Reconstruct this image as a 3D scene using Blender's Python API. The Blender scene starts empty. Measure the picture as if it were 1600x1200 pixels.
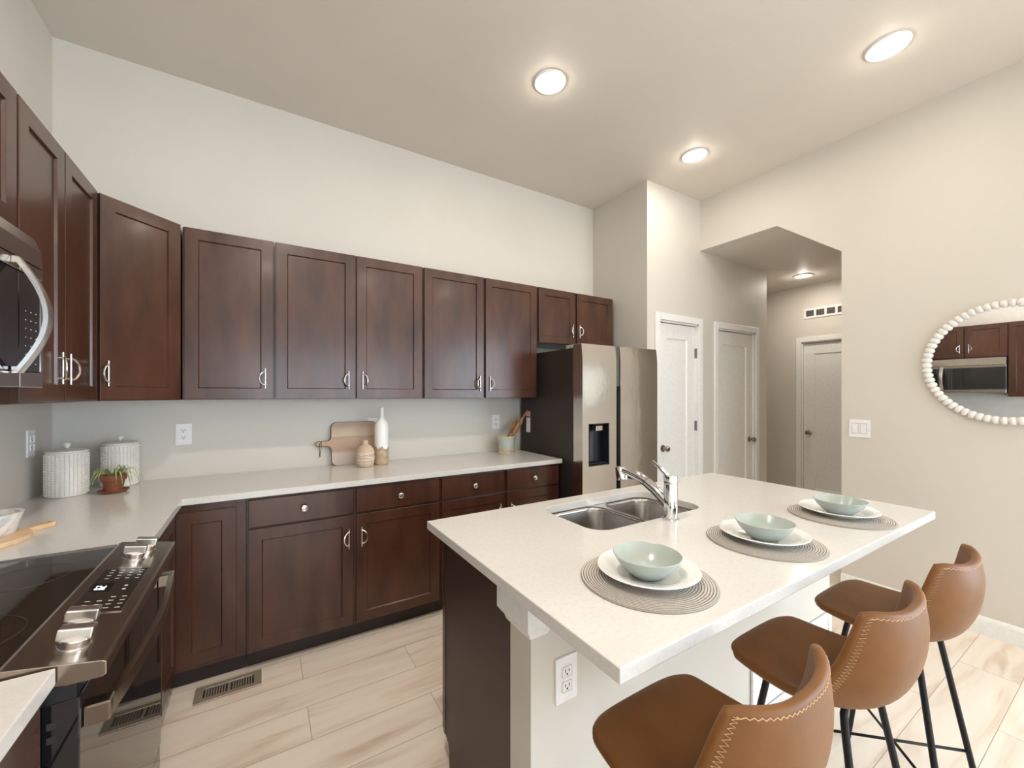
import bpy, bmesh, math, random
from mathutils import Vector, Matrix
random.seed(7)
SC = bpy.context.scene
COL = SC.collection
PI = math.pi

# ------------------------------------------------------------------ camera
cam_data = bpy.data.cameras.new('camera')
cam = bpy.data.objects.new('camera', cam_data)
COL.objects.link(cam)
cam.location = (0, 0, 1.40)
cam.rotation_euler = (PI / 2, 0, -math.atan2(392, 635))
cam_data.sensor_width = 36.0
cam_data.lens = 635 / 1600 * 36.0
cam_data.shift_y = 16 / 1600
cam_data.clip_start = 0.02
SC.camera = cam

# ------------------------------------------------------------------ world, daylight, exposure
W = bpy.data.worlds.new('daylight'); SC.world = W
W.use_nodes = True
bg = W.node_tree.nodes['Background']
bg.inputs[0].default_value = (0.74, 0.87, 1.0, 1)
bg.inputs[1].default_value = 9.4
SC.view_settings.view_transform = 'Standard'
SC.view_settings.look = 'None'
SC.view_settings.gamma = 1.0
SC.view_settings.use_curve_mapping = False
SC.view_settings.exposure = 0.0
SC.cycles.max_bounces = 10
SC.cycles.diffuse_bounces = 6
SC.cycles.glossy_bounces = 6
SC.cycles.sample_clamp_indirect = 6.0
SC.cycles.use_denoising = True
CAN_W = 7.8            # watts of each ceiling can light
CAN_COL = (1.0, 0.905, 0.79)


def portal(name, loc, rot, sx, sy):
    d = bpy.data.lights.new(name, 'AREA'); d.shape = 'RECTANGLE'; d.size = sx; d.size_y = sy
    d.cycles.is_portal = True
    o = bpy.data.objects.new(name, d); COL.objects.link(o); o.location = loc; o.rotation_euler = rot
    return o


XL, XR, YB, ZC = -0.92, 3.58, 3.04, 3.25      # left wall, right wall, back wall, ceiling
YR = -6.0                                      # wall behind the camera
YD = 2.369                                     # wall with the two narrow doors
XH = 5.88                                      # far wall of the hall
ZH = 2.774                                     # hall ceiling
WINS = [(-0.45, 0.75), (1.05, 2.25), (2.45, 3.35)]
for k, (a, b) in enumerate(WINS):
    portal('daylight_portal', ((a + b) / 2, YR + 0.01, 1.35), (PI / 2, 0, PI), b - a, 2.1)
FILL_WIN = (-3.7, -0.6)                        # unseen window added in the right wall to brighten the left side
portal('daylight_portal', (XR - 0.01, sum(FILL_WIN) / 2, 1.35), (PI / 2, 0, PI / 2), FILL_WIN[1] - FILL_WIN[0], 2.1)


# ------------------------------------------------------------------ materials
def new_mat(name):
    m = bpy.data.materials.new(name); m.use_nodes = True
    nt = m.node_tree
    return m, nt, nt.nodes['Principled BSDF']


def pset(b, col=None, rough=None, metal=None, spec=None, coat=None, coat_rough=None):
    if col is not None: b.inputs['Base Color'].default_value = (*col, 1)
    if rough is not None: b.inputs['Roughness'].default_value = rough
    if metal is not None: b.inputs['Metallic'].default_value = metal
    if spec is not None: b.inputs['Specular IOR Level'].default_value = spec
    if coat is not None: b.inputs['Coat Weight'].default_value = coat
    if coat_rough is not None: b.inputs['Coat Roughness'].default_value = coat_rough


def nd(nt, kind, **kw):
    n = nt.nodes.new(kind)
    for k, v in kw.items():
        if k in n.inputs: n.inputs[k].default_value = v
        else: setattr(n, k, v)
    return n


def noise_mat(name, c1, c2, scale=(1, 1, 1), nscale=5.0, rough=0.5, metal=0.0, bump=0.0, bscale=None, detail=4.0,
              lo=0.35, hi=0.65, spec=0.5, coat=0.0, coat_rough=0.1, bdist=0.002):
    """two colours mixed by stretched noise, with an optional bump from a second noise"""
    m, nt, b = new_mat(name)
    pset(b, c1, rough, metal, spec, coat, coat_rough)
    tc = nd(nt, 'ShaderNodeTexCoord')
    mp = nd(nt, 'ShaderNodeMapping'); mp.inputs['Scale'].default_value = scale
    nt.links.new(tc.outputs['Object'], mp.inputs[0])
    n = nd(nt, 'ShaderNodeTexNoise', Scale=nscale, Detail=detail)
    nt.links.new(mp.outputs[0], n.inputs['Vector'])
    r = nd(nt, 'ShaderNodeValToRGB')
    r.color_ramp.elements[0].position = lo; r.color_ramp.elements[0].color = (*c1, 1)
    r.color_ramp.elements[1].position = hi; r.color_ramp.elements[1].color = (*c2, 1)
    nt.links.new(n.outputs[0], r.inputs[0]); nt.links.new(r.outputs[0], b.inputs['Base Color'])
    if bump:
        n2 = nd(nt, 'ShaderNodeTexNoise', Scale=bscale or nscale, Detail=3.0)
        nt.links.new(mp.outputs[0], n2.inputs['Vector'])
        bp = nd(nt, 'ShaderNodeBump', Strength=bump, Distance=bdist)
        nt.links.new(n2.outputs[0], bp.inputs['Height']); nt.links.new(bp.outputs[0], b.inputs['Normal'])
    return m


def flat(name, col, rough=0.5, metal=0.0, spec=0.5, coat=0.0):
    c2 = tuple(min(1, c * 1.06) for c in col)
    return noise_mat(name, col, c2, nscale=40.0, rough=rough, metal=metal, spec=spec, coat=coat)


def emit_mat(name, col, strength):
    m, nt, b = new_mat(name)
    pset(b, (0.8, 0.8, 0.8), 0.5)
    b.inputs['Emission Color'].default_value = (*col, 1)
    b.inputs['Emission Strength'].default_value = strength
    return m


M = {}
M['wall'] = noise_mat('wall_paint', (0.635, 0.60, 0.54), (0.655, 0.62, 0.56), nscale=2.0, rough=0.55, bump=0.12, bscale=260.0)
M['ceil'] = noise_mat('ceiling_paint', (0.69, 0.64, 0.575), (0.71, 0.66, 0.595), nscale=2.0, rough=0.6, bump=0.12, bscale=200.0)
M['trim'] = flat('white_trim_paint', (0.80, 0.80, 0.78), 0.35)
M['door'] = flat('white_door_paint', (0.78, 0.78, 0.76), 0.35)
M['plastic'] = flat('white_plastic', (0.84, 0.84, 0.84), 0.3)
M['slot'] = flat('dark_slot', (0.02, 0.02, 0.02), 0.6)
M['wood'] = noise_mat('espresso_stained_wood', (0.040, 0.0145, 0.0085), (0.098, 0.038, 0.021), scale=(3.2, 3.2, 1.0), nscale=2.6, rough=0.27,
                      bump=0.05, bscale=14.0, detail=9.0, lo=0.28, hi=0.78, coat=0.12, coat_rough=0.12)
M['wood_dark'] = noise_mat('espresso_side_panel', (0.040, 0.019, 0.014), (0.048, 0.023, 0.017), scale=(5, 5, 0.8), nscale=3.0, rough=0.42)
M['kick'] = flat('dark_toe_kick', (0.026, 0.012, 0.010), 0.5)
M['quartz'] = noise_mat('white_quartz', (0.64, 0.62, 0.59), (0.68, 0.66, 0.635), nscale=90.0, rough=0.13, detail=6.0, lo=0.3, hi=0.55)
M['chrome'] = flat('polished_chrome', (0.78, 0.79, 0.80), 0.07, 1.0)
M['nickel'] = flat('brushed_nickel', (0.75, 0.73, 0.70), 0.25, 1.0)
M['bronze'] = flat('satin_nickel_knob', (0.36, 0.31, 0.27), 0.25, 1.0)
M['hinge'] = flat('hinge_metal', (0.22, 0.22, 0.21), 0.4, 1.0)
M['black'] = flat('black_powder_coat', (0.005, 0.005, 0.006), 0.45, spec=0.3)
M['blackp'] = flat('black_plastic', (0.013, 0.014, 0.018), 0.35)
M['glass_black'] = flat('black_glass', (0.010, 0.009, 0.010), 0.03, spec=0.9)
M['glass_cook'] = flat('cooktop_glass', (0.026, 0.016, 0.010), 0.035, spec=0.6)
M['sink'] = noise_mat('brushed_sink_steel', (0.42, 0.39, 0.37), (0.50, 0.47, 0.45), scale=(1, 1, 30), nscale=6.0, rough=0.24, metal=1.0)
M['steel'] = noise_mat('brushed_stainless', (0.56, 0.53, 0.49), (0.60, 0.57, 0.53), scale=(1, 1, 60), nscale=6.0, rough=0.2, metal=1.0)
M['steel_door'] = noise_mat('fridge_door_stainless', (0.60, 0.565, 0.53), (0.64, 0.605, 0.565), scale=(1.6, 1, 1.1), nscale=1.8, rough=0.17, metal=1.0, bump=1.0, bscale=2.2, bdist=0.006)
M['steel_warm'] = noise_mat('dark_stainless', (0.34, 0.28, 0.23), (0.38, 0.315, 0.26), scale=(30, 1, 1), nscale=6.0, rough=0.23, metal=1.0)
M['steel_mid'] = noise_mat('microwave_stainless', (0.44, 0.40, 0.36), (0.48, 0.44, 0.40), scale=(1, 1, 30), nscale=6.0, rough=0.22, metal=1.0)
M['hcover'] = flat('grey_hinge_cover', (0.42, 0.40, 0.38), 0.4)
M['burner'] = flat('burner_print', (0.045, 0.035, 0.03), 0.3)
M['fridge_side'] = flat('dark_fridge_side', (0.042, 0.032, 0.028), 0.42, 0.3)
M['leather'] = noise_mat('cognac_leather', (0.160, 0.066, 0.0185), (0.200, 0.084, 0.0255), nscale=9.0, rough=0.46, spec=0.28, bump=0.10, bscale=190.0)
M['thread'] = flat('tan_thread', (0.62, 0.42, 0.24), 0.7)
M['ceramic'] = noise_mat('white_glazed_ceramic', (0.80, 0.79, 0.77), (0.83, 0.82, 0.80), nscale=8.0, rough=0.12)
M['matte_ceramic'] = noise_mat('white_matte_ceramic', (0.78, 0.75, 0.70), (0.81, 0.78, 0.73), nscale=8.0, rough=0.35)
M['seafoam'] = noise_mat('seafoam_glaze', (0.40, 0.455, 0.425), (0.43, 0.485, 0.455), nscale=6.0, rough=0.22)
M['terracotta'] = noise_mat('terracotta', (0.21, 0.065, 0.030), (0.29, 0.10, 0.05), nscale=18.0, rough=0.55)
M['soil'] = flat('potting_soil', (0.03, 0.02, 0.014), 0.9)
M['bead'] = noise_mat('whitewashed_bead', (0.70, 0.68, 0.65), (0.82, 0.80, 0.78), nscale=60.0, rough=0.6, bump=0.3, bscale=120.0)
M['mirror'] = flat('mirror_glass', (0.86, 0.87, 0.86), 0.01, 1.0)
M['vent_tan'] = flat('tan_metal_register', (0.40, 0.335, 0.27), 0.4, 0.4)
M['duct'] = flat('duct_interior', (0.035, 0.03, 0.028), 0.8)
M['lens'] = emit_mat('lit_lens', (1.0, 0.95, 0.88), 14.0)
M['digits'] = emit_mat('lit_digits', (0.75, 0.85, 1.0), 3.0)
M['panel_mark'] = flat('printed_panel_mark', (0.72, 0.68, 0.62), 0.5)
M['lightwood'] = noise_mat('beech_wood', (0.66, 0.44, 0.25), (0.74, 0.53, 0.33), scale=(2, 12, 12), nscale=4.0, rough=0.45)
M['dark_wood'] = noise_mat('warm_brown_wood', (0.24, 0.11, 0.045), (0.42, 0.23, 0.11), scale=(6, 6, 1), nscale=8.0, rough=0.5)
M['bark'] = flat('board_edge', (0.07, 0.045, 0.03), 0.6)
M['leatherstrap'] = flat('black_leather_cord', (0.015, 0.013, 0.012), 0.6)
M['sticker'] = flat('white_sticker', (0.78, 0.76, 0.76), 0.5)
M['sticker_red'] = flat('pink_sticker_header', (0.66, 0.40, 0.33), 0.5)


def mat_marble():
    m, nt, b = new_mat('white_marble'); pset(b, rough=0.3)
    tc = nd(nt, 'ShaderNodeTexCoord')
    n = nd(nt, 'ShaderNodeTexNoise', Scale=14.0, Detail=8.0, Distortion=1.6)
    nt.links.new(tc.outputs['Object'], n.inputs['Vector'])
    r = nd(nt, 'ShaderNodeValToRGB'); e = r.color_ramp.elements
    e[0].position = 0.36; e[0].color = (0.52, 0.51, 0.51, 1); e[1].position = 0.5; e[1].color = (0.80, 0.78, 0.75, 1)
    nt.links.new(n.outputs[0], r.inputs[0]); nt.links.new(r.outputs[0], b.inputs['Base Color'])
    return m


def mat_floor():
    """pale wood-look planks laid along X"""
    m, nt, b = new_mat('pale_wood_planks'); pset(b, rough=0.36)
    L = nt.links.new
    tc = nd(nt, 'ShaderNodeTexCoord')
    mp = nd(nt, 'ShaderNodeMapping'); mp.inputs['Location'].default_value = (-0.176, 0.0345, 0)
    L(tc.outputs['Object'], mp.inputs[0])
    br = nd(nt, 'ShaderNodeTexBrick')
    br.offset = 0.59; br.offset_frequency = 2
    for k, v in (('Scale', 1.0), ('Mortar Size', 0.0016), ('Mortar Smooth', 0.3), ('Bias', 0.0), ('Brick Width', 1.22), ('Row Height', 0.2065)):
        br.inputs[k].default_value = v
    br.inputs['Color1'].default_value = (0, 0, 0, 1); br.inputs['Color2'].default_value = (1, 1, 1, 1); br.inputs['Mortar'].default_value = (0.5, 0.5, 0.5, 1)
    L(mp.outputs[0], br.inputs['Vector'])
    # every plank gets its own slice of the grain
    off = nd(nt, 'ShaderNodeVectorMath', operation='SCALE'); off.inputs['Scale'].default_value = 37.0
    L(br.outputs['Color'], off.inputs[0])
    add = nd(nt, 'ShaderNodeVectorMath', operation='ADD')
    L(mp.outputs[0], add.inputs[0]); L(off.outputs[0], add.inputs[1])
    mp2 = nd(nt, 'ShaderNodeMapping'); mp2.inputs['Scale'].default_value = (0.9, 6.5, 1)
    L(add.outputs[0], mp2.inputs[0])
    n1 = nd(nt, 'ShaderNodeTexNoise', Scale=1.6, Detail=5.0, Distortion=0.9)
    L(mp2.outputs[0], n1.inputs['Vector'])
    r1 = nd(nt, 'ShaderNodeValToRGB'); e = r1.color_ramp.elements
    e[0].position = 0.30; e[0].color = (0.66, 0.53, 0.42, 1)
    e[1].position = 0.50; e[1].color = (0.85, 0.755, 0.65, 1)
    x = e.new(0.42); x.color = (0.80, 0.69, 0.58, 1)
    x = e.new(0.72); x.color = (0.88, 0.80, 0.71, 1)
    L(n1.outputs[0], r1.inputs[0])
    mp3 = nd(nt, 'ShaderNodeMapping'); mp3.inputs['Scale'].default_value = (2.0, 40, 1)
    L(add.outputs[0], mp3.inputs[0])
    n2 = nd(nt, 'ShaderNodeTexNoise', Scale=3.0, Detail=3.0)
    L(mp3.outputs[0], n2.inputs['Vector'])
    mx = nd(nt, 'ShaderNodeMixRGB', blend_type='OVERLAY'); mx.inputs[0].default_value = 0.12
    L(r1.outputs[0], mx.inputs[1]); L(n2.outputs[0], mx.inputs[2])
    mo = nd(nt, 'ShaderNodeMixRGB'); mo.inputs[2].default_value = (0.42, 0.34, 0.27, 1)
    L(br.outputs['Fac'], mo.inputs[0]); L(mx.outputs[0], mo.inputs[1]); L(mo.outputs[0], b.inputs['Base Color'])
    bp = nd(nt, 'ShaderNodeBump', Strength=0.25, Distance=0.002); bp.invert = True
    L(br.outputs['Fac'], bp.inputs['Height']); L(bp.outputs[0], b.inputs['Normal'])
    return m


def mat_bands(name, stops, axis=2, noise_amt=0.02, nscale=8.0, rough=0.5, stretch=(1, 1, 1), interp='LINEAR'):
    """colour bands along one object axis (metres), edges broken up by noise; the pattern is the thing's own"""
    m, nt, b = new_mat(name); pset(b, rough=rough)
    L = nt.links.new
    tc = nd(nt, 'ShaderNodeTexCoord'); sp = nd(nt, 'ShaderNodeSeparateXYZ'); L(tc.outputs['Object'], sp.inputs[0])
    mp = nd(nt, 'ShaderNodeMapping'); mp.inputs['Scale'].default_value = stretch; L(tc.outputs['Object'], mp.inputs[0])
    n = nd(nt, 'ShaderNodeTexNoise', Scale=nscale, Detail=5.0); L(mp.outputs[0], n.inputs['Vector'])
    mu = nd(nt, 'ShaderNodeMath', operation='MULTIPLY_ADD'); mu.inputs[1].default_value = noise_amt; mu.inputs[2].default_value = -noise_amt / 2
    L(n.outputs[0], mu.inputs[0])
    ad = nd(nt, 'ShaderNodeMath', operation='ADD'); L(sp.outputs[axis], ad.inputs[0]); L(mu.outputs[0], ad.inputs[1])
    lo, hi = stops[0][0], stops[-1][0]
    mr = nd(nt, 'ShaderNodeMapRange'); mr.inputs['From Min'].default_value = lo; mr.inputs['From Max'].default_value = hi
    L(ad.outputs[0], mr.inputs['Value'])
    r = nd(nt, 'ShaderNodeValToRGB'); r.color_ramp.interpolation = interp
    e = r.color_ramp.elements
    e[0].position = 0; e[0].color = (*stops[0][1], 1); e[1].position = 1; e[1].color = (*stops[-1][1], 1)
    for p, c in stops[1:-1]:
        x = e.new((p - lo) / (hi - lo)); x.color = (*c, 1)
    L(mr.outputs[0], r.inputs[0]); L(r.outputs[0], b.inputs['Base Color'])
    return m


def mat_woven():
    m, nt, b = new_mat('woven_placemat'); pset(b, rough=0.8)
    L = nt.links.new
    tc = nd(nt, 'ShaderNodeTexCoord')
    wv = nd(nt, 'ShaderNodeTexWave', wave_type='RINGS', rings_direction='Z', Scale=2 * PI / (20 * 0.0068), Distortion=0.0)  # dark rings paint the shade of the grooves into the colour
    L(tc.outputs['Object'], wv.inputs['Vector'])
    n = nd(nt, 'ShaderNodeTexNoise', Scale=240.0, Detail=2.0); L(tc.outputs['Object'], n.inputs['Vector'])
    mx = nd(nt, 'ShaderNodeMixRGB'); mx.inputs[0].default_value = 0.30
    L(wv.outputs['Fac'], mx.inputs[1]); L(n.outputs[0], mx.inputs[2])
    r = nd(nt, 'ShaderNodeValToRGB'); e = r.color_ramp.elements
    e[0].position = 0.15; e[0].color = (0.25, 0.225, 0.20, 1); e[1].position = 0.60; e[1].color = (0.60, 0.565, 0.52, 1)
    L(mx.outputs[0], r.inputs[0]); L(r.outputs[0], b.inputs['Base Color'])
    return m


M['woven'] = mat_woven()
M['marble'] = mat_marble()
M['floor'] = mat_floor()
M['acacia'] = mat_bands('striped_acacia', [(-0.02, (0.50, 0.41, 0.35)), (0.075, (0.55, 0.46, 0.40)), (0.1, (0.43, 0.28, 0.19)), (0.185, (0.47, 0.31, 0.21)),
                        (0.20, (0.68, 0.53, 0.38)), (0.235, (0.62, 0.45, 0.32)), (0.27, (0.44, 0.30, 0.22)), (0.31, (0.46, 0.33, 0.25))],
                        noise_amt=0.012, nscale=6.0, rough=0.5, stretch=(1, 1, 8))
M['dipped'] = mat_bands('dipped_glaze', [(0.0, (0.44, 0.32, 0.20)), (0.03, (0.48, 0.36, 0.24)), (0.06, (0.40, 0.29, 0.18)), (0.09, (0.50, 0.38, 0.26)), (0.118, (0.34, 0.25, 0.17)), (0.128, (0.84, 0.83, 0.82)), (0.40, (0.86, 0.85, 0.84))],
                        noise_amt=0.12, nscale=28.0, rough=0.35, stretch=(1, 1, 0.25))
M['sand'] = noise_mat('sandy_bisque', (0.52, 0.39, 0.27), (0.62, 0.49, 0.36), nscale=40.0, rough=0.75, bump=0.4, bscale=120.0)
M['whiteline'] = flat('white_slip_line', (0.84, 0.80, 0.74), 0.6)
M['crockglaze'] = mat_bands('pale_blue_glaze', [(0.0, (0.60, 0.52, 0.40)), (0.02, (0.38, 0.30, 0.20)), (0.035, (0.50, 0.42, 0.30)), (0.055, (0.44, 0.49, 0.44)), (0.12, (0.48, 0.54, 0.49)), (0.135, (0.62, 0.55, 0.42)), (0.15, (0.55, 0.46, 0.34))],
                            noise_amt=0.05, nscale=22.0, rough=0.25)
M['leaf'] = mat_bands('variegated_leaf', [(0.0, (0.35, 0.42, 0.13)), (0.05, (0.10, 0.17, 0.04)), (0.09, (0.42, 0.45, 0.20)), (0.16, (0.13, 0.22, 0.06))], noise_amt=0.12, nscale=60.0, rough=0.45)


# ------------------------------------------------------------------ mesh building
class MB:
    """collects geometry in world coordinates for ONE mesh object"""
    def __init__(self, sharp=38): self.bm = bmesh.new(); self.M = Matrix.Identity(4); self.sharp = sharp

    def v(self, p): return self.bm.verts.new(self.M @ Vector(p))

    def face(self, vs, smooth=False):
        try:
            f = self.bm.faces.new(vs); f.smooth = smooth; return f
        except ValueError:
            return None

    def box(self, x0, x1, y0, y1, z0, z1, bev=0.0, seg=1):
        if x1 < x0: x0, x1 = x1, x0
        if y1 < y0: y0, y1 = y1, y0
        vs = [self.v((x, y, z)) for x in (x0, x1) for y in (y0, y1) for z in (z0, z1)]
        q = [(0, 1, 3, 2), (4, 6, 7, 5), (0, 4, 5, 1), (2, 3, 7, 6), (0, 2, 6, 4), (1, 5, 7, 3)]
        fs = [self.face([vs[i] for i in f]) for f in q]
        if bev:
            es = list({e for f in fs for e in f.edges})
            bmesh.ops.bevel(self.bm, geom=es, offset=bev, segments=seg, affect='EDGES', profile=0.7)
        return self

    def prism(self, pts, a, b, axis='z', bev=0.0):
        """extrude a 2-D polygon; axis z: pts are (x,y); axis x: pts are (y,z); axis y: pts are (x,z)"""
        f = {'z': lambda p, h: (p[0], p[1], h), 'x': lambda p, h: (h, p[0], p[1]), 'y': lambda p, h: (p[0], h, p[1])}[axis]
        lo = [self.v(f(p, a)) for p in pts]; hi = [self.v(f(p, b)) for p in pts]
        n = len(pts)
        fs = [self.face(lo), self.face(hi)]
        for i in range(n): fs.append(self.face([lo[i], lo[(i + 1) % n], hi[(i + 1) % n], hi[i]]))
        bmesh.ops.recalc_face_normals(self.bm, faces=[x for x in fs if x])
        if bev:
            es = list({e for x in fs[:2] if x for e in x.edges})
            bmesh.ops.bevel(self.bm, geom=es, offset=bev, segments=2, affect='EDGES', profile=0.7)
        return self

    def holed(self, outer, inner, a, b, more=()):
        """flat slab (xy polygon) with one hole"""
        bm = self.bm
        rings = []
        for z in (a, b):
            lo = [self.v((p[0], p[1], z)) for p in outer]; li = [self.v((p[0], p[1], z)) for p in inner]
            mo_ = [[self.v((p[0], p[1], z)) for p in q] for q in more]
            es = [bm.edges.new((r[i], r[(i + 1) % len(r)])) for r in [lo, li] + mo_ for i in range(len(r))]
            bmesh.ops.triangle_fill(bm, use_beauty=True, edges=es)
            rings.append([lo, li] + mo_)
        for k in range(2 + len(more)):
            A, B = rings[0][k], rings[1][k]; n = len(A)
            for i in range(n): self.face([A[i], A[(i + 1) % n], B[(i + 1) % n], B[i]], smooth=(k > 0))
        bmesh.ops.recalc_face_normals(bm, faces=bm.faces[:])
        return self

    def rings(self, loops, closed=True, cap0=True, cap1=True, smooth=True):
        R = [[self.v(p) for p in l] for l in loops]
        fs = []
        for A, B in zip(R, R[1:]):
            n = len(A)
            for i in range(n if closed else n - 1):
                fs.append(self.face([A[i], A[(i + 1) % n], B[(i + 1) % n], B[i]], smooth))
        if cap0: fs.append(self.face(R[0]))
        if cap1: fs.append(self.face(R[-1]))
        bmesh.ops.recalc_face_normals(self.bm, faces=[f for f in fs if f])
        return self

    def lathe(self, prof, c=(0, 0, 0), seg=32, axis=(0, 0, 1), smooth=True, cap=True):
        """revolve (radius, height) points about an axis through c"""
        z = Vector(axis).normalized(); x = z.orthogonal().normalized(); y = z.cross(x); c = Vector(c)
        loops, caps = [], [prof[0][0] > 1e-6, prof[-1][0] > 1e-6]
        for r, h in prof:
            r = max(r, 1e-5)
            loops.append([c + z * h + (x * math.cos(t) + y * math.sin(t)) * r for t in (2 * PI * k / seg for k in range(seg))])
        return self.rings(loops, True, caps[0] and cap, caps[1] and cap, smooth)

    def cyl(self, p0, p1, r0, r1=None, seg=20, smooth=True):
        p0, p1 = Vector(p0), Vector(p1); r1 = r0 if r1 is None else r1
        return self.lathe([(r0, 0), (r1, (p1 - p0).length)], p0, seg, p1 - p0, smooth)

    def tube(self, pts, r, seg=10, closed=False, flat_=1.0):
        P = [Vector(p) for p in pts]; n = len(P)
        rr = r if isinstance(r, (list, tuple)) else [r] * n
        loops = []; up = None
        for i in range(n):
            t = (P[(i + 1) % n] - P[i - 1]) if closed or 0 < i < n - 1 else (P[1] - P[0] if i == 0 else P[-1] - P[-2])
            t.normalize()
            if up is None: up = t.orthogonal().normalized()
            up = (up - t * up.dot(t))
            up = up.normalized() if up.length > 1e-6 else t.orthogonal().normalized()
            s = t.cross(up)
            loops.append([P[i] + (up * math.cos(a) + s * math.sin(a) * flat_) * rr[i] for a in (2 * PI * k / seg for k in range(seg))])
        if closed: loops.append(loops[0]); return self.rings(loops, True, False, False)
        return self.rings(loops)

    def sphere(self, c, r, u=12, v=8, sz=1.0):
        return self.lathe([(r * math.sin(PI * k / v), -r * math.cos(PI * k / v) * sz) for k in range(v + 1)], c, u)

    def build(self, name, mat, parent=None, loc=None):
        me = bpy.data.meshes.new(name)
        o = bpy.data.objects.new(name, me); COL.objects.link(o)
        off = Vector((0, 0, 0))
        p = parent
        while p: off += Vector(p.location); p = p.parent
        if loc is not None: off += Vector(loc); o.location = Vector(loc)
        bmesh.ops.translate(self.bm, verts=self.bm.verts[:], vec=-off)
        self.bm.to_mesh(me); self.bm.free()
        sm_ = [p_.use_smooth for p_ in me.polygons]
        me.set_sharp_from_angle(angle=math.radians(self.sharp))
        me.polygons.foreach_set('use_smooth', sm_)
        me.materials.append(M[mat] if isinstance(mat, str) else mat)
        if parent: o.parent = parent
        return o


def tag(o, label, cat, group=None, kind=None):
    o['label'] = label; o['category'] = cat
    if group: o['group'] = group
    if kind: o['kind'] = kind
    return o


def thing(name, label, cat, loc, group=None, kind=None):
    o = bpy.data.objects.new(name, None); COL.objects.link(o); o.location = loc; o.empty_display_size = 0.05
    return tag(o, label, cat, group, kind)


def struct(mb, name, mat, label, cat):
    return tag(mb.build(name, mat), label, cat, None, 'structure')


def rrect(x0, x1, y0, y1, r, n=6):
    out = []
    for cx, cy, a0 in ((x1 - r, y1 - r, 0), (x0 + r, y1 - r, PI / 2), (x0 + r, y0 + r, PI), (x1 - r, y0 + r, 1.5 * PI)):
        for k in range(n + 1):
            a = a0 + PI / 2 * k / n; out.append((cx + r * math.cos(a), cy + r * math.sin(a)))
    return out


def frame_matrix(o, u, n):
    """local x = along the front, local y = outward, local z = up"""
    u = Vector(u).normalized(); n = Vector(n).normalized()
    m = Matrix.Identity(4)
    for i, c in enumerate((u, n, Vector((0, 0, 1)))):
        for k in range(3): m[k][i] = c[k]
    m.translation = Vector(o)
    return m


# ------------------------------------------------------------------ the room
struct(MB().box(XL - 0.12, XH + 0.12, YR - 0.12, 4.4, -0.06, 0.0), 'floor', 'floor', 'pale wood-look plank floor', 'floor')
struct(MB().box(XL - 0.12, XR + 0.12, YR - 0.12, YB + 0.12, ZC, ZC + 0.1), 'ceiling', 'ceil', 'high flat beige kitchen ceiling', 'ceiling')
struct(MB().box(XL - 0.12, XL, YR, YB, 0, ZC), 'wall_left', 'wall', 'beige wall behind the range and microwave', 'wall')
struct(MB().box(XL - 0.12, 4.81, YB, YB + 0.12, 0, ZC), 'wall_back', 'wall', 'beige wall behind the long row of cabinets', 'wall')
struct(MB().box(2.832, 2.95, YD + 0.12, YB, 0, ZC), 'wall_alcove', 'wall', 'shaded side wall beside the refrigerator', 'wall')
D1 = (2.985, 3.545); D2 = (3.86, 4.56); DH = 2.06       # narrow door openings
w = MB()
for a, b, z0, z1 in ((2.832, D1[0], 0, ZC), (D1[1], XR, 0, ZC), (XR, D2[0], 0, ZH), (D2[1], 4.806, 0, ZH), (D1[0], D1[1], DH, ZC), (D2[0], D2[1], DH, ZH)):
    w.box(a, b, YD, YD + 0.12, z0, z1)
struct(w, 'wall_doors', 'wall', 'beige wall holding the two narrow white doors', 'wall')
w = MB().prism([(FILL_WIN[1], 0), (1.252, 0), (1.252, 2.437), (1.687, ZH), (YD, ZH), (YD, ZC), (FILL_WIN[1], ZC)], XR, XR + 0.11, 'x')
w.box(XR, XR + 0.11, YR, FILL_WIN[0], 0, ZC); w.box(XR, XR + 0.11, FILL_WIN[0], FILL_WIN[1], 0, 0.3); w.box(XR, XR + 0.11, FILL_WIN[0], FILL_WIN[1], 2.4, ZC)
struct(w, 'wall_right', 'wall',
       'beige wall with the round mirror and the clipped-corner hall opening', 'wall')
struct(MB().box(XR + 0.11, XH, 0.6, 4.3, ZH, ZH + 0.08), 'ceiling_hall', 'ceil', 'lower hall ceiling beyond the opening', 'ceiling')
w = MB()
D3 = (1.75, 2.475)
for a, b, z0, z1 in ((0.6, D3[0], 0, ZH), (D3[1], 4.3, 0, ZH), (D3[0], D3[1], DH, ZH)): w.box(XH, XH + 0.12, a, b, z0, z1)
struct(w, 'wall_hall', 'wall', 'far hall wall with the air vent and one door', 'wall')
struct(MB().box(XR + 0.11, XH, 0.5, 0.6, 0, ZH), 'wall_hall_near', 'wall', 'near end wall of the hall', 'wall')
struct(MB().box(4.806, XH, 4.2, 4.3, 0, ZH), 'wall_hall_end', 'wall', 'far end wall of the hall', 'wall')
struct(MB().box(4.69, 4.806, YD + 0.12, 4.3, 0, ZH), 'wall_closet', 'wall', 'closet side wall turning the hall corner', 'wall')
struct(MB().box(XR, XR + 0.11, YD + 0.12, YB, 0, ZC), 'light_block_divider', 'wall', 'unseen light-blocking wall added between the closets behind the narrow doors', 'wall')  # added to stop sky light leaking round the narrow doors
struct(MB().box(XH + 0.121, XH + 0.16, 1.5, 2.7, 0, 2.3), 'light_block_panel', 'wall', 'unseen panel added behind the far hall door to block light', 'wall')  # added to keep outside light from leaking round this door
w = MB()
xs = [XL]
for a, b in WINS: xs += [a, b]
xs.append(XR)
for i in range(0, len(xs), 2): w.box(xs[i], xs[i + 1], YR - 0.12, YR, 0, ZC)
for a, b in WINS: w.box(a, b, YR - 0.12, YR, 2.4, ZC); w.box(a, b, YR - 0.12, YR, 0, 0.3)
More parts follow.
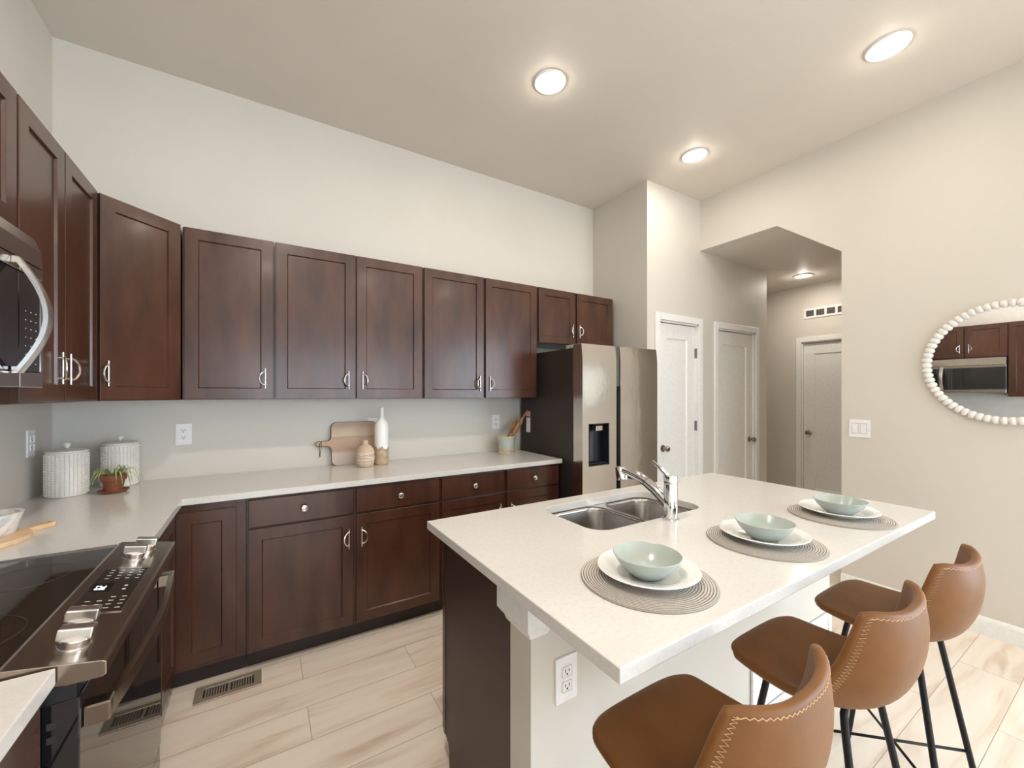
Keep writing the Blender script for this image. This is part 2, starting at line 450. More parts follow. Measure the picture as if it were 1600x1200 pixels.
struct(w, 'wall_rear', 'wall', 'wall with tall windows behind the viewer', 'wall')
for i, (a, b) in enumerate(WINS):
    w = MB()
    for x0, x1, z0, z1 in ((a, a + .05, .3, 2.4), (b - .05, b, .3, 2.4), (a + .05, b - .05, .3, .35), (a + .05, b - .05, 2.35, 2.4), (a + .05, b - .05, 1.33, 1.37)):
        w.box(x0, x1, YR - 0.08, YR - 0.03, z0, z1)
    struct(w, 'window_%d' % (i + 1), 'trim', 'tall white framed window number %s behind the viewer' % ['one', 'two', 'three'][i], 'window')

w = MB()
a, b = FILL_WIN
for y0, y1, z0, z1 in ((a, a + .05, .3, 2.4), (b - .05, b, .3, 2.4), (a + .05, b - .05, .3, .35), (a + .05, b - .05, 2.35, 2.4), ((a + b) / 2 - .02, (a + b) / 2 + .02, .35, 2.35)):
    w.box(XR + 0.03, XR + 0.08, y0, y1, z0, z1)
struct(w, 'window_4', 'trim', 'wide white framed window added unseen in the right wall as fill light', 'window')  # frame of the window added out of view to light the left wall

# baseboard along the right wall
prof = [(0, 0), (0.014, 0), (0.014, 0.085), (0.010, 0.098), (0.004, 0.106), (0, 0.108)]
struct(MB().prism([(XR - p[0], p[1]) for p in prof], YR, 1.252, 'y'), 'baseboard_right', 'trim', 'white baseboard along the right wall', 'baseboard')


def casing(mb, a, b, h, w_, t):
    """flat door casing in a local frame: x along wall, y outward"""
    mb.box(a - w_, a, 0, t, 0, h + w_, 0.003); mb.box(b, b + w_, 0, t, 0, h + w_, 0.003); mb.box(a, b, 0, t, h, h + w_, 0.003)
    mb.box(a - 0.001, a + 0.014, -0.12, 0.0, 0, h); mb.box(b - 0.014, b + 0.001, -0.12, 0.0, 0, h); mb.box(a, b, -0.12, 0.0, h - 0.014, h + 0.001)


def panel_front(mb, w_, h, rail, step=0.008, t=0.019, slope=0.005, top=None, bot=None, bead=0.0015):
    """recessed flat-panel front: local x 0..w, y 0..t outward, z 0..h"""
    top = top or rail; bot = bot or rail
    def rect(x0, x1, z0, z1, y): return [(x0, y, z0), (x1, y, z0), (x1, y, z1), (x0, y, z1)]
    loops = [rect(0, w_, 0, h, 0), rect(0, w_, 0, h, t - bead), rect(bead, w_ - bead, bead, h - bead, t),
             rect(rail, w_ - rail, bot, h - top, t), rect(rail + 0.0015, w_ - rail - 0.0015, bot + 0.0015, h - top - 0.0015, t - 0.002),
             rect(rail + slope, w_ - rail - slope, bot + slope, h - top - slope, t - step)]
    mb.rings(loops, True, True, True, False)


def knob_round(mb, c, n, r=0.027):
    mb.lathe([(0.031, 0), (0.031, 0.006), (0.013, 0.012), (0.012, 0.030), (0.020, 0.036), (r, 0.048), (r, 0.058), (0.018, 0.068), (0, 0.071)], c, 20, n)


def make_door(name, o, u, n, w_, label, hinge_side, knob_side, hinges=True):
    root = thing(name, label, 'door', o, None, 'structure')
    F = frame_matrix(o, u, n)
    c = MB(); c.M = F; casing(c, 0, w_, DH, 0.06, 0.018); c.build('casing', 'trim', root)
    d = MB(); d.M = F @ Matrix.Translation((0.016, -0.055, 0.012)); panel_front(d, w_ - 0.032, DH - 0.032, 0.115, 0.010, 0.035, 0.012, 0.13, 0.20); d.build('slab', 'door', root)
    k = MB(); kx = 0.075 if knob_side == 0 else w_ - 0.075
    knob_round(k, F @ Vector((kx, -0.0205, 0.915)), n); k.build('knob', 'bronze', root)
    if hinges:
        hx = 0.012 if hinge_side == 0 else w_ - 0.012
        for z in (0.28, 1.10, 1.79):
            h = MB(); h.M = F; h.box(hx - 0.010, hx + 0.010, -0.022, -0.004, z - 0.045, z + 0.045); h.cyl((hx, -0.004, z - .047), (hx, -0.004, z + .047), 0.006, seg=10)
            h.build('hinge', 'hinge', root)
    return root


make_door('door_1', (D1[0], YD, 0), (1, 0, 0), (0, -1, 0), D1[1] - D1[0], 'narrow white panel door nearest the refrigerator', 1, 0)
make_door('door_2', (D2[0], YD, 0), (1, 0, 0), (0, -1, 0), D2[1] - D2[0], 'narrow white panel door just inside the hall opening', 0, 1)
make_door('door_3', (XH, D3[1], 0), (0, -1, 0), (-1, 0, 0), D3[1] - D3[0], 'white panel door at the far side of the hall under the vent', 1, 0, False)


# ------------------------------------------------------------------ ceiling can lights
def can_light(x, y, z, label, power):
    t = thing('recessed_light', label, 'ceiling light', (x, y, z), 'recessed ceiling lights')
    r = MB(); r.lathe([(0.066, -0.004), (0.070, -0.012), (0.090, -0.010), (0.096, -0.003), (0.096, 0.0), (0.066, 0.0), (0.066, -0.004)], (x, y, z), 40, cap=False)
    r.build('trim_ring', 'trim', t)
    l = MB(); l.lathe([(0.0, -0.009), (0.060, -0.0085), (0.0665, -0.005), (0.0665, -0.001), (0, -0.001)], (x, y, z), 32); l.build('lens', 'lens', t)
    d = bpy.data.lights.new('lamp', 'AREA'); d.shape = 'DISK'; d.size = 0.12; d.energy = power; d.color = CAN_COL; d.spread = math.radians(178)
    o = bpy.data.objects.new('lamp', d); COL.objects.link(o); o.location = (0, 0, -0.016); o.parent = t
    d = bpy.data.lights.new('lamp_glow', 'POINT'); d.shadow_soft_size = 0.03; d.energy = power * 0.28; d.color = CAN_COL
    o = bpy.data.objects.new('lamp_glow', d); COL.objects.link(o); o.location = (0, 0, -0.042); o.parent = t
    return t


can_light(1.455, 1.93, ZC, 'round lit ceiling light over the aisle, above the wall cabinets side', CAN_W * 0.62)
can_light(2.835, 0.79, ZC, 'large round lit ceiling light at the top right by the mirror wall', CAN_W * 0.45)
can_light(2.855, 1.935, ZC, 'round lit ceiling light in front of the refrigerator corner', CAN_W * 0.68)
can_light(5.335, 2.23, ZH, 'small lit light on the lower hall ceiling', CAN_W * 1.0)
for x, y, k in ((0.15, 0.79, 3.2), (1.455, 0.79, 0.5), (1.455, -1.4, 1), (2.835, -1.4, 1), (0.06, -1.4, 1)):
    can_light(x, y, ZC, 'lit ceiling light behind or above the viewer', CAN_W * k)


# ------------------------------------------------------------------ cabinets
def pull(root, F, x, z, side, y):
    """bar with an arched bow: F is the front's frame, y the door face, side the way the bow leans"""
    m = MB(); m.M = F
    m.cyl((x, y + 0.007, z - 0.056), (x, y + 0.007, z + 0.056), 0.0042, seg=10)
    for s in (-1, 1): m.cyl((x, y - 0.001, z + s * 0.036), (x, y + 0.008, z + s * 0.036), 0.005, seg=10)
    pts = [(x - side * 0.002 + side * 0.029 * math.sin(a), y + 0.010 + 0.013 * math.sin(a), z - 0.038 * math.cos(a)) for a in (PI * k / 14 for k in range(15))]
    m.tube(pts, 0.0042, 8)
    return m.build('handle', 'nickel', root)


def knob_small(root, F, x, z, y):
    m = MB(); c = F @ Vector((x, y - 0.001, z)); n = F.to_3x3() @ Vector((0, 1, 0))
    m.lathe([(0.009, 0), (0.006, 0.004), (0.0055, 0.012), (0.012, 0.016), (0.0165, 0.021), (0.0165, 0.024), (0.0125, 0.0265), (0.011, 0.0255), (0, 0.027)], c, 24, n)
    return m.build('knob', 'nickel', root)


def add_door(root, F, x0, x1, z0, z1, y, hx=None, hz=None, side=1, mat='wood'):
    d = MB(); d.M = F @ Matrix.Translation((x0, y, z0)); panel_front(d, x1 - x0, z1 - z0, 0.058)
    o = d.build('door', mat, root)
    if hx is not None: pull(o, F, hx, hz, side, y + 0.019)
    return o


def add_drawer(root, F, x0, x1, z0, z1, y, kz=None):
    d = MB(); d.M = F; d.box(x0, x1, y, y + 0.019, z0, z1, 0.002)
    o = d.build('drawer', 'wood', root)
    knob_small(o, F, (x0 + x1) / 2, (z0 + z1) / 2 if kz is None else kz, y + 0.019)
    return o


UZ0, UZ1 = 1.370, 2.281
FB = frame_matrix((0, 2.730, 0), (1, 0, 0), (0, -1, 0))      # back wall uppers: face frame plane, doors stand proud


def upper(name, label, x0, x1, doors, z0=UZ0, z1=UZ1):
    t = thing(name, label, 'wall cabinet', ((x0 + x1) / 2, YB, z0), 'wall cabinets')
    MB().box(x0, x1, 2.730, YB - 0.002, z0, z1).build('body', 'wood', t)
    for (a, b, hx, side, hz) in doors:
        add_door(t, FB, a, b, z0 + 0.004, z1 - 0.003, 0.0005, hx, hz, side)
    return t


upper('wall_cabinet', 'single-door dark wall cabinet just right of the angled corner cabinet', -0.352, 0.0635, [(-0.343, 0.0595, 0.020, -1, 1.490)])
upper('wall_cabinet', 'tall double-door wall cabinet above the cutting board', 0.0655, 0.9535, [(0.072, 0.508, 0.468, -1, 1.488), (0.517, 0.946, 0.552, 1, 1.488)])
upper('wall_cabinet', 'tall double-door wall cabinet left of the refrigerator', 0.9555, 1.9185, [(0.962, 1.424, 1.392, -1, 1.480), (1.441, 1.910, 1.476, 1, 1.480)])
upper('wall_cabinet', 'short double-door wall cabinet above the refrigerator', 1.9205, 2.780, [(1.932, 2.320, 2.292, -1, 1.945), (2.340, 2.770, 2.365, 1, 1.945)], 1.822)

# angled corner cabinet
A0, A1 = Vector((-0.622, 2.452)), Vector((-0.362, 2.712))
t = thing('corner_wall_cabinet', 'angled corner wall cabinet with one narrow door', 'wall cabinet', (-0.75, 2.85, UZ0), 'wall cabinets')
MB().prism([(XL + .002, YB - .002), (XL + .002, 2.452), (A0.x, A0.y), (A1.x, A1.y + 0.018), (A1.x + 0.008, YB - .002)], UZ0, UZ1, 'z').build('body', 'wood', t)
un = (A1 - A0).normalized(); FD = frame_matrix((A0.x, A0.y, 0), (un.x, un.y, 0), (un.y, -un.x, 0)); WD = (A1 - A0).length
add_door(t, FD, 0.016, WD - 0.008, UZ0 + 0.004, UZ1 - 0.003, 0.0005, 0.043, 1.492, -1)

# left wall: local x runs along -Y so the fronts face +X
FX = -0.622
FLW = frame_matrix((FX, 0, 0), (0, 1, 0), (1, 0, 0))


def upper_left(label, y0, y1, doors, z0=UZ0, z1=UZ1):
    t = thing('wall_cabinet', label, 'wall cabinet', (XL, (y0 + y1) / 2, z0), 'wall cabinets')
    MB().box(XL + 0.002, FX, y0, y1, z0, z1).build('body', 'wood', t)
    for (a, b, hx, side, hz) in doors: add_door(t, FLW, a, b, z0 + 0.004, z1 - 0.003, 0.0005, hx, hz, side)
    return t


upper_left('tall double-door wall cabinet between the microwave and the angled corner', 1.765, 2.450, [(1.770, 2.094, 2.055, -1, 1.492), (2.102, 2.440, 2.125, 1, 1.492)])
upper_left('short double-door wall cabinet above the microwave', 1.042, 1.763, [(1.048, 1.396, 1.362, -1, 1.985), (1.408, 1.757, 1.442, 1, 1.985)], 1.868)
upper_left('tall wall cabinet on the near side of the microwave, seen in the mirror', 0.44, 1.040, [(0.446, 1.034, 0.48, 1, 1.492)])

# base cabinets on the back wall
FYB = 2.438
FBB = frame_matrix((0, FYB, 0), (1, 0, 0), (0, -1, 0))


def base(label, x0, x1, cols, group='base cabinets'):
    t = thing('base_cabinet', label, 'base cabinet', ((x0 + x1) / 2, YB, 0), group)
    MB().box(x0, x1, FYB, YB - 0.002, 0.095, 0.882).build('body', 'wood', t)
    MB().box(x0, x1, FYB + 0.055, YB - 0.002, 0.0, 0.0945).build('toe_kick', 'kick', t)
    for (a, b, hx, side) in cols:
        add_drawer(t, FBB, a, b, 0.729, 0.868, 0.0005)
        add_door(t, FBB, a, b, 0.103, 0.719, 0.0005, hx, 0.592, side)
    return t


base('dark base cabinet with two drawers and two doors, below the cutting board', -0.062, 0.9635, [(-0.055, 0.443, 0.418, -1), (0.458, 0.957, 0.487, 1)])
base('dark base cabinet with two drawers, half hidden by the island', 0.9655, 1.915, [(0.973, 1.430, 1.40, -1), (1.453, 1.908, 1.485, 1)])
# L-shaped corner base
t = thing('corner_base_cabinet', 'L-shaped corner base cabinet between the range and the drawers', 'base cabinet', (-0.6, 2.7, 0), 'base cabinets')
FXL = -0.345
MB().prism([(XL + .002, 1.766), (FXL, 1.766), (FXL, FYB), (-0.0645, FYB), (-0.0645, YB - .002), (XL + .002, YB - .002)], 0.095, 0.882).build('body', 'wood', t)
MB().prism([(XL + .002, 1.766), (FXL - .055, 1.766), (FXL - .055, FYB + .055), (-0.0645, FYB + .055), (-0.0645, YB - .002), (XL + .002, YB - .002)], 0.0, 0.0945).build('toe_kick', 'kick', t)
add_door(t, FBB, -0.340, -0.104, 0.112, 0.842, -0.012)
FLB = frame_matrix((FXL, 0, 0), (0, 1, 0), (1, 0, 0))
add_door(t, FLB, 2.115, 2.420, 0.112, 0.842, -0.012)
t = thing('base_cabinet', 'base cabinet under the near counter beside the range', 'base cabinet', (-0.6, 0.6, 0), 'base cabinets')
MB().box(XL + .002, FXL, 0.15, 1.040, 0.095, 0.882).build('body', 'wood', t)
MB().box(XL + .002, FXL - 0.055, 0.15, 1.040, 0.0, 0.0945).build('toe_kick', 'kick', t)
add_drawer(t, FLB, 0.16, 1.03, 0.729, 0.868, 0.0005)
add_door(t, FLB, 0.16, 0.59, 0.103, 0.719, 0.0005, 0.56, 0.592, -1); add_door(t, FLB, 0.60, 1.03, 0.103, 0.719, 0.0005, 0.63, 0.592, 1)

# countertops
CZ0, CZ1 = 0.883, 0.914
t = tag(MB().prism([(XL + .001, YB - .001), (1.926, YB - .001), (1.926, 2.402), (-0.311, 2.402), (-0.311, 1.768), (XL + .001, 1.768)], CZ0, CZ1, 'z', 0.0025).build('countertop', 'quartz', None, (0.5, 2.7, CZ0)),
        'white quartz L-shaped countertop along the back and left walls', 'countertop')
tag(MB().prism([(XL + .001, 0.12), (-0.311, 0.12), (-0.311, 1.040), (XL + .001, 1.040)], CZ0, CZ1, 'z', 0.0025).build('countertop', 'quartz', None, (-0.6, 0.6, CZ0)),
    'white quartz countertop end in the bottom left corner on the near side of the range', 'countertop')


# ------------------------------------------------------------------ range
RY0, RY1 = 1.046, 1.762
t = thing('range', 'slide-in electric range with black glass top and four front knobs', 'range', (-0.6, 1.4, 0))
RX = -0.283
MB().box(XL + .004, RX - 0.05, RY0, RY1, 0.06, 0.895).build('body', 'blackp', t)
MB().box(XL + .05, RX - 0.09, RY0 + .02, RY1 - .02, 0.0, 0.0595).build('plinth', 'blackp', t)
ct = MB().box(XL + .004, -0.372, RY0, RY1, 0.8955, 0.919, 0.002).build('cooktop', 'glass_cook', t)
for cx, cy, rr in ((-0.52, 1.235, 0.105), (-0.52, 1.575, 0.085), (-0.77, 1.235, 0.075), (-0.77, 1.575, 0.10)):
    ring = MB(); ring.tube([(cx + rr * math.cos(2 * PI * k / 48), cy + rr * math.sin(2 * PI * k / 48), 0.9191) for k in range(48)], 0.0007, 4, True)
    ring.build('burner_ring', 'burner', ct)
MB().box(XL + .004, -0.39, RY1 - 0.006, RY1 + 0.001, 0.915, 0.9225).build('edge_strip', 'steel', t)
# sloped control panel with a squared nose
pp = [(-0.385, 0.8955), (-0.385, 0.9255), (-0.378, 0.9275), (-0.252, 0.9045), (-0.246, 0.901), (-0.246, 0.878), (-0.252, 0.874), (-0.30, 0.874)]
cp = MB().prism([(x, z) for x, z in pp], RY0 - 0.001, RY1 + 0.001, 'y', 0.0015).build('control_panel', 'steel_warm', t)
sl = Vector((0.126, 0, -0.023)).normalized(); npan = Vector((0.023, 0, 0.126)).normalized()


def on_panel(s, y, h=0.0): return Vector((-0.378, y, 0.9275)) + sl * s + npan * h


FP = Matrix.Identity(4)
for i, c in enumerate((Vector((0, 1, 0)), -sl, npan)):
    for k in range(3): FP[k][i] = c[k]
FP.translation = on_panel(0.064, 1.385)
g = MB(); g.M = FP; g.box(-0.135, 0.135, -0.045, 0.045, 0.0, 0.0016, 0.0006); disp = g.build('display', flat('display_glass', (0.022, 0.017, 0.014), 0.15), cp)
g = MB(); g.M = FP
g.box(-0.137, -0.134, -0.046, 0.046, 0, 0.002); g.box(0.134, 0.137, -0.046, 0.046, 0, 0.002)
g.box(-0.134, 0.134, -0.0465, -0.0445, 0, 0.002); g.box(-0.134, 0.134, 0.0445, 0.0465, 0, 0.002); g.build('bezel', 'steel', cp)
g = MB(); g.M = FP; g.box(-0.022, 0.030, 0.002, 0.040, 0.0016, 0.0021); g.build('clock_window', flat('clock_black', (0.004, 0.005, 0.010), 0.1), disp)
SEG = {'1': 'bc', '2': 'abged', '8': 'abcdefg', '4': 'fgbc', '0': 'abcdef'}
g = MB(); g.M = FP


def digit(mb, ch, x, y, w_, h):
    q = {'a': (0, h - .0016, w_, h), 'g': (0, h / 2 - .0008, w_, h / 2 + .0008), 'd': (0, 0, w_, .0016), 'f': (0, h / 2, .0016, h), 'e': (0, 0, .0016, h / 2),
         'b': (w_ - .0016, h / 2, w_, h), 'c': (w_ - .0016, 0, w_, h / 2)}
    for s in SEG[ch]:
        a = q[s]; mb.box(x + a[0], x + a[2], y + a[1], y + a[3], 0.0021, 0.0024)


digit(g, '8', -0.010, 0.014, 0.009, 0.018); digit(g, '2', 0.004, 0.014, 0.009, 0.018); g.build('clock_digits', 'digits', disp)
g = MB(); g.M = FP
for ry, xs_ in ((0, (-.115, -.095, -.075, -.055)), (1, (-.115, -.095, -.075, -.055)), (2, (-.115, -.095, -.075)), (3, (-.095, -.075))):
    for x in xs_: g.box(x - .0012, x + .0012, -.034 + ry * .02 - .0045, -.034 + ry * .02 + .0045, 0.0016, 0.0020)
for ry in range(4):
    for x in (0.062, 0.082, 0.102, 0.120): g.box(x - .0010, x + .0010, -.034 + ry * .02 - .004, -.034 + ry * .02 + .004, 0.0016, 0.0020)
for x in (-.01, .012): g.box(x - .003, x + .003, -.026, -.020, 0.0016, 0.0020)
g.build('key_print', 'panel_mark', disp)
for s, y in ((0.072, 1.106), (0.060, 1.186), (0.060, 1.600), (0.072, 1.672)):
    k = MB(); c = on_panel(s, y, -0.001)
    k.lathe([(0.026, 0), (0.026, 0.004), (0.0225, 0.005), (0.0235, 0.019), (0.022, 0.021), (0, 0.021)], c, 32, npan)
    kn = k.build('knob', 'nickel', cp)
    k = MB(); k.M = FP.copy(); k.M.translation = c
    k.box(-0.0125, 0.0125, -0.025, 0.025, 0.019, 0.041, 0.003, 2); k.build('grip', 'nickel', kn)
# oven door, handle, lower drawer
dr = MB().box(RX - 0.0495, RX, RY0 + 0.004, RY1 - 0.004, 0.245, 0.845, 0.002).build('oven_door', 'glass_black', t)
for k in range(4):
    v = MB(); v.box(RX - 0.045, RX + 0.0015, RY0 + 0.03 + k * 0.168, RY0 + 0.18 + k * 0.168, 0.852, 0.866, 0.003); v.build('vent_slot', 'slot', t)
MB().box(RX - 0.0495, RX - 0.004, RY0 + 0.004, RY1 - 0.004, 0.8455, 0.8735).build('vent_trim', 'blackp', t)
h = MB(); n = 22; pts = [(RX + 0.030 + 0.022 * math.sin(PI * k / n), RY0 + 0.025 + (RY1 - RY0 - 0.05) * k / n) for k in range(n + 1)]
loops = [[(x - 0.007, y, 0.778), (x + 0.007, y, 0.780), (x + 0.007, y, 0.812), (x - 0.007, y, 0.814)] for x, y in pts]
h.rings(loops, True, True, True, False)
for y in (RY0 + 0.018, RY1 - 0.052): h.box(RX - 0.001, RX + 0.038, y, y + 0.034, 0.777, 0.815, 0.003)
h.build('handle', 'steel_warm', dr)
MB().box(RX - 0.0495, RX - 0.002, RY0 + 0.004, RY1 - 0.004, 0.075, 0.238, 0.002).build('warming_drawer', 'glass_black', t)
for z in (0.80, 0.775, 0.66):
    s = MB(); s.box(RX - 0.042, RX - 0.030, RY0 - 0.0006 + 0.004, RY0 + 0.0045, z, z + 0.012); s.build('side_slot', 'slot', dr)

# ------------------------------------------------------------------ microwave
t = thing('microwave', 'over-the-range stainless microwave with black glass door', 'microwave', (-0.72, 1.4, 1.42))
MX = -0.552
MB().box(XL + .004, MX - 0.03, 1.047, 1.759, 1.420, 1.855).build('body', 'blackp', t)
m = MB()
m.prism([(MX - .0295, 1.768), (MX, 1.768), (MX - .004, 1.820), (MX - .018, 1.857), (MX - .0295, 1.860)], 1.045, 1.761, 'y'); m.build('top_vent', 'steel_mid', t)
MB().box(MX - 0.0295, MX, 1.045, 1.624, 1.7345, 1.766, 0.002).build('door_rail', 'steel_mid', t)
dm = MB().box(MX - 0.0295, MX - 0.002, 1.045, 1.6235, 1.462, 1.733, 0.002).build('door', 'glass_black', t)
MB().box(MX - 0.0295, MX, 1.045, 1.624, 1.419, 1.4605, 0.002).build('bottom_rail', 'steel_mid', t)
cpm = MB().box(MX - 0.0295, MX - 0.002, 1.6265, 1.761, 1.462, 1.733, 0.002).build('control_panel', 'glass_black', t)
q = MB(); q.box(MX - 0.0295, MX, 1.6265, 1.761, 1.7345, 1.766, 0.002); q.build('upper_rail', 'steel_mid', t)
q = MB(); q.box(MX - 0.0295, MX, 1.6265, 1.761, 1.419, 1.4605, 0.002); q.build('lower_rail', 'steel_mid', t)
q = MB(); q.box(MX - 0.006, MX - 0.0004, 1.750, 1.761, 1.466, 1.730); q.build('side_strip', 'steel', cpm)
q = MB()
for r_ in range(7):
    for c_ in range(3): q.box(MX - 0.003, MX - 0.0016, 1.660 + c_ * 0.03, 1.665 + c_ * 0.03, 1.485 + r_ * 0.024, 1.4875 + r_ * 0.024)
q.build('key_print', 'panel_mark', cpm)
h = MB(); n = 24
pts = []
for k in range(n + 1):
    a = k / n; pts.append((MX + 0.008 + 0.056 * math.sin(PI * a), 1.592, 1.456 + 0.304 * a))
loops = []
for i, (x, y, z) in enumerate(pts):
    a = i / n; wid = 0.017
    loops.append([(x - 0.006, y - wid, z), (x + 0.004, y - wid, z), (x + 0.007, y, z), (x + 0.004, y + wid, z), (x - 0.006, y + wid, z)])
h.rings(loops, True, True, True, True)
for z in (1.456, 1.742): h.box(MX - 0.001, MX + 0.012, 1.578, 1.606, z, z + 0.018, 0.002)
h.build('handle', 'nickel', dm)

# ------------------------------------------------------------------ refrigerator
FXa, FXb, FY, FZ = 1.952, 2.752, 2.200, 1.764
t = thing('refrigerator', 'side-by-side stainless refrigerator with water dispenser', 'refrigerator', (2.35, 2.6, 0))
MB().box(FXa, FXb, FY + 0.105, YB - 0.03, 0.03, FZ - 0.022, 0.004).build('body', 'fridge_side', t)
MB().box(FXa + .02, FXb - .02, FY + 0.13, YB - 0.06, 0.0, 0.0295).build('base', 'blackp', t)
sx0, sx1 = 2.287, 2.331


def fridge_door(x0, x1, hole=None):
    """slightly bowed front built as a grid, with an opening for the dispenser"""
    mb = MB(); nx = 10
    xs_ = sorted([x0 + (x1 - x0) * k / nx for k in range(nx + 1)] + [x0 + (x1 - x0) * f for f in (0.012, 0.025, 0.035, 0.965, 0.975, 0.988)]); zs = [0.06 + (FZ - 0.06) * k / 16 for k in range(17)]
    if hole:
        xs_ = sorted(set([x for x in xs_ if not (hole[0] - .02 < x < hole[0] + .02 or hole[1] - .02 < x < hole[1] + .02)] + [hole[0], hole[1]]))
        zs = sorted(set([z for z in zs if not (hole[2] - .04 < z < hole[2] + .04 or hole[3] - .04 < z < hole[3] + .04)] + [hole[2], hole[3]]))
    def yy(x, z):
        u = (x - x0) / (x1 - x0) * 2 - 1; e = 0.0012 * u * u
        wz = max(0, (z - (FZ - 0.05)) / 0.05) ** 2 * 0.012
        return FY + e + wz
    V = {(i, j): mb.v((x, yy(x, z), z)) for i, x in enumerate(xs_) for j, z in enumerate(zs)}
    B = {(i, j): mb.v((x, FY + 0.10, z)) for i, x in enumerate(xs_) for j, z in enumerate(zs) if i in (0, len(xs_) - 1) or j in (0, len(zs) - 1)}
    I, J = len(xs_) - 1, len(zs) - 1
    for i in range(I):
        for j in range(J):
            if hole and hole[0] - 1e-6 <= xs_[i] and xs_[i + 1] <= hole[1] + 1e-6 and hole[2] - 1e-6 <= zs[j] and zs[j + 1] <= hole[3] + 1e-6: continue
            mb.face([V[i, j], V[i + 1, j], V[i + 1, j + 1], V[i, j + 1]], True)
    for j in range(J):
        mb.face([V[0, j], V[0, j + 1], B[0, j + 1], B[0, j]]); mb.face([V[I, j], B[I, j], B[I, j + 1], V[I, j + 1]])
    for i in range(I):
        mb.face([V[i, 0], B[i, 0], B[i + 1, 0], V[i + 1, 0]]); mb.face([V[i, J], V[i + 1, J], B[i + 1, J], B[i, J]])
    mb.face([B[0, 0], B[0, J], B[I, J], B[I, 0]])
    return mb


HO = (2.008, 2.212, 0.877, 1.186)
dl = fridge_door(FXa - 0.002, sx0, HO).build('freezer_door', 'steel_door', t)
q = MB()
q.rings([[(HO[0], FY - 0.001, HO[2]), (HO[1], FY - 0.001, HO[2]), (HO[1], FY - 0.001, HO[3]), (HO[0], FY - 0.001, HO[3])],
         [(HO[0] + .006, FY + 0.002, HO[2] + .006), (HO[1] - .006, FY + 0.002, HO[2] + .006), (HO[1] - .006, FY + 0.002, HO[3] - .006), (HO[0] + .006, FY + 0.002, HO[3] - .006)],
         [(HO[0] + .012, FY + 0.08, HO[2] + .010), (HO[1] - .012, FY + 0.08, HO[2] + .010), (HO[1] - .012, FY + 0.08, HO[3] - .010), (HO[0] + .012, FY + 0.08, HO[3] - .010)]], True, False, True, False)
disp = q.build('dispenser', 'blackp', dl)
q = MB().box(2.085, 2.150, FY + 0.004, FY + 0.060, 1.130, 1.172, 0.004); q.build('nozzle', 'steel', disp)
q = MB().box(2.02, 2.10, FY + 0.055, FY + 0.079, 0.90, 1.125, 0.003); q.build('paddle', flat('smoky_plastic', (0.05, 0.052, 0.065), 0.2), disp)
q = MB().box(2.02, 2.20, FY + 0.010, FY + 0.072, 0.888, 0.896, 0.002); q.build('drip_tray', 'blackp', disp)
drr = fridge_door(sx1, FXb + 0.002).build('fridge_door', 'steel_door', t)
MB().box(sx0 + 0.001, sx1 - 0.001, FY + 0.040, FY + 0.10, 0.06, FZ - 0.006).build('handle_recess', 'blackp', t)
q = MB(); q.box(sx0 + .002, sx1 - .002, FY + 0.012, FY + 0.0395, 1.46, FZ - 0.006, 0.003); q.build('recess_cover', flat('grey_door_edge', (0.16, 0.155, 0.15), 0.3, 0.8), t)
q = MB(); q.box(FXa + 0.01, FXa + 0.13, FY + 0.03, FY + 0.20, FZ - 0.0215, FZ + 0.004, 0.003); q.build('hinge_cover', 'hcover', t)
q = MB(); q.box(FXb - 0.13, FXb - 0.01, FY + 0.03, FY + 0.20, FZ - 0.0215, FZ + 0.004, 0.003); q.build('hinge_cover', 'hcover', t)
st = MB().box(FXa - 0.0008, FXa - 0.0001, 2.865, 2.925, 1.075, 1.255).build('energy_label', 'sticker', t)
MB().box(FXa - 0.0012, FXa - 0.00085, 2.865, 2.925, 1.215, 1.255).build('label_header', 'sticker_red', st)
MB().box(FXa - 0.0012, FXa - 0.00085, 2.865, 2.925, 1.200, 1.211).build('label_bar', 'slot', st)

# ------------------------------------------------------------------ island
IX0, IX1, IY0, IY1 = 0.541, 2.381, 0.512, 1.497
t = thing('island_cabinet', 'dark island base cabinet under the sink', 'island', (1.48, 1.2, 0))
MB().prism([(0.981, 0), (1.418, 0), (1.418, 0.065), (1.430, 0.085), (1.455, 0.10), (1.452, 0.10), (1.452, 0.882), (0.981, 0.882)], 0.600, 0.618, 'x').build('end_panel', 'wood_dark', t)
MB().prism([(0.981, 0), (1.418, 0), (1.418, 0.10), (1.472, 0.10), (1.472, 0.882), (0.981, 0.882)], 2.340, 2.358, 'x').build('end_panel', 'wood_dark', t)
MB().box(0.6185, 2.3395, 1.40, 1.417, 0, 0.10).build('toe_kick', 'kick', t)
MB().box(0.5975, 2.3395, 1.4535, 1.4715, 0.1005, 0.882, 0.001).build('face_frame', 'wood', t)
MB().box(0.6185, 2.3395, 0.981, 1.4545, 0.1005, 0.116).build('bottom_panel', 'wood_dark', t)
FI = frame_matrix((0, 1.4725, 0), (-1, 0, 0), (0, 1, 0))
for a, b, sd in ((0.602, 1.035, 1), (1.04, 1.475, 1), (1.48, 1.915, -1), (1.92, 2.355, -1)):
    add_drawer(t, FI, -b, -a, 0.729, 0.868, 0.0)
    add_door(t, FI, -b, -a, 0.103, 0.719, 0.0, (-a - 0.03) if sd > 0 else (-b + 0.03), 0.592, -sd)
